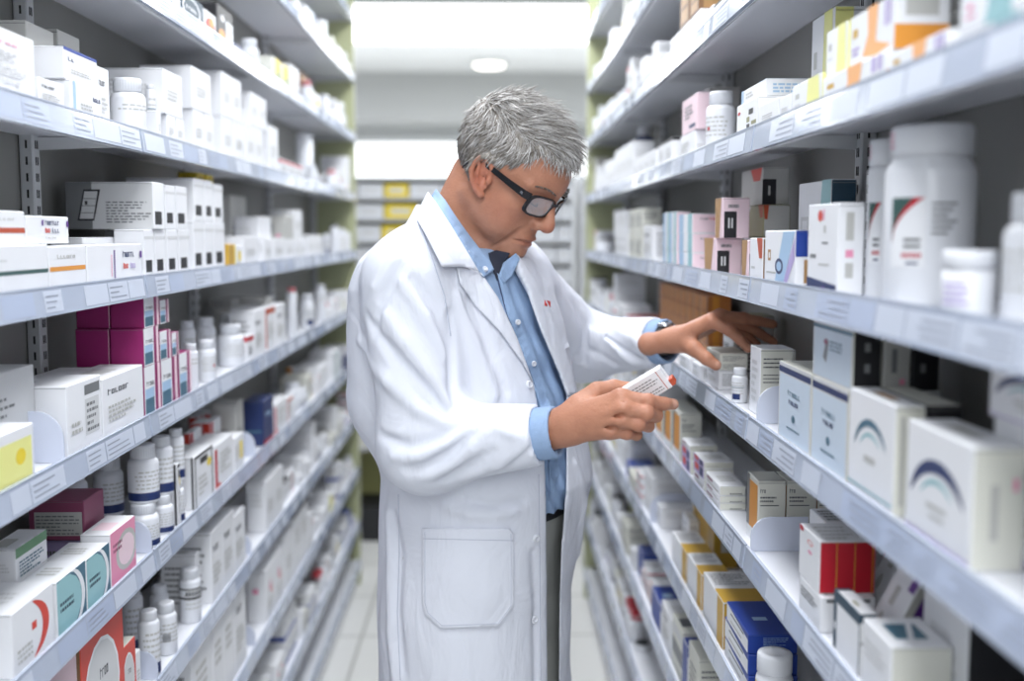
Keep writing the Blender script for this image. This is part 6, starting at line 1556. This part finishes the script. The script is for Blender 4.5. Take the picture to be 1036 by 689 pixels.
# ---------------------------------------------------------------- watch
ax = (lW - EL) / np.linalg.norm(lW - EL); wc = lW + lwd * .42
g = MB(); ring = []; u_ = np.cross(ax, V(0, 1, 0)); u_ /= np.linalg.norm(u_); v_ = np.cross(ax, u_)
spread = (lM[0] - lM[3]); spread = spread - ax * (spread @ ax); spread /= np.linalg.norm(spread); per = np.cross(ax, spread)
def ringpt(a, r_add): return wc + spread * math.cos(a) * (.0295 + r_add) + per * math.sin(a) * (.0235 + r_add)
N = 36; vs = []
for i in range(N):
    a = 2 * PI * i / N
    for ra, h_ in ((0.0005, -.008), (.003, -.008), (.003, .008), (.0005, .008)): vs.append(Vector((ringpt(a, ra) + ax * h_).tolist()))
fs = [(4 * i + k, 4 * i + (k + 1) % 4, 4 * ((i + 1) % N) + (k + 1) % 4, 4 * ((i + 1) % N) + k) for i in range(N) for k in range(4)]
g.mesh(vs, fs, 'watch_strap', True)
watch = child('wristwatch', g); watch['label'] = 'dark strapped steel wristwatch'
g = MB(); up_w = per if per[2] > 0 else -per; cc = wc + up_w * .0265; vs = []; fs = []
for j, (r_, hh_) in enumerate(((.0001, .006), (.014, .006), (.0165, .004), (.0165, -.001))):
    for k in range(24):
        a = 2 * PI * k / 24; vs.append(Vector((cc + (spread * math.cos(a) + ax * math.sin(a)) * r_ + up_w * hh_).tolist()))
fs = [(j * 24 + k, j * 24 + (k + 1) % 24, (j + 1) * 24 + (k + 1) % 24, (j + 1) * 24 + k) for j in range(3) for k in range(24)]
g.mesh(vs, fs, 'watch_steel', True); child('watch_case', g, watch)
# ---------------------------------------------------------------- the carton in his hand
e1 = V(.76, -.36, .54); e1 /= np.linalg.norm(e1); e2 = V(.60, .10, -.78); e2 -= e1 * (e2 @ e1); e2 /= np.linalg.norm(e2); e3 = np.cross(e1, e2)
if e3[1] > 0: e3 = -e3
W0, D0, L0 = .033, .016, .066
g = MB(); g.box(-L0 / 2, L0 / 2, -W0 / 2, W0 / 2, -D0, 0, 'white', b=.0006)
off = .0003
for mk in text_lines(.1, .12, .84, .88, 6, 'ink', 3, .35):
    _, u0, v0, u1, v1, c = mk; g.face([((u - .5) * L0, (v - .5) * W0 * -1, off) for u, v in ((u0, v0), (u1, v0), (u1, v1), (u0, v1))], 'dgrey')
g.face([((u - .5) * L0, (v - .5) * W0, off * 1.2) for u, v in ((.885, .02), (.90, .02), (.90, .98), (.885, .98))], 'rust')
g.box(L0 / 2, L0 / 2 + .006, W0 * .16, W0 * .47, -D0 * .95, -D0 * .05, 'rust', b=.0005)
g.face([(L0 / 2 + .0003, (v - .5) * W0, -D0 * w) for v, w in ((.1, .2), (.5, .2), (.5, .3), (.1, .3))], 'grey')
bc = AD(654, 394, 1.500)
g.v = [tuple(e1 * a + e2 * b + e3 * c) for a, b, c in g.v]
hc = g.build('medicine_carton', loc=tuple(bc.tolist())); tag(hc, 'small white carton with a rust-orange end flap held in the person\'s hand', 'box')
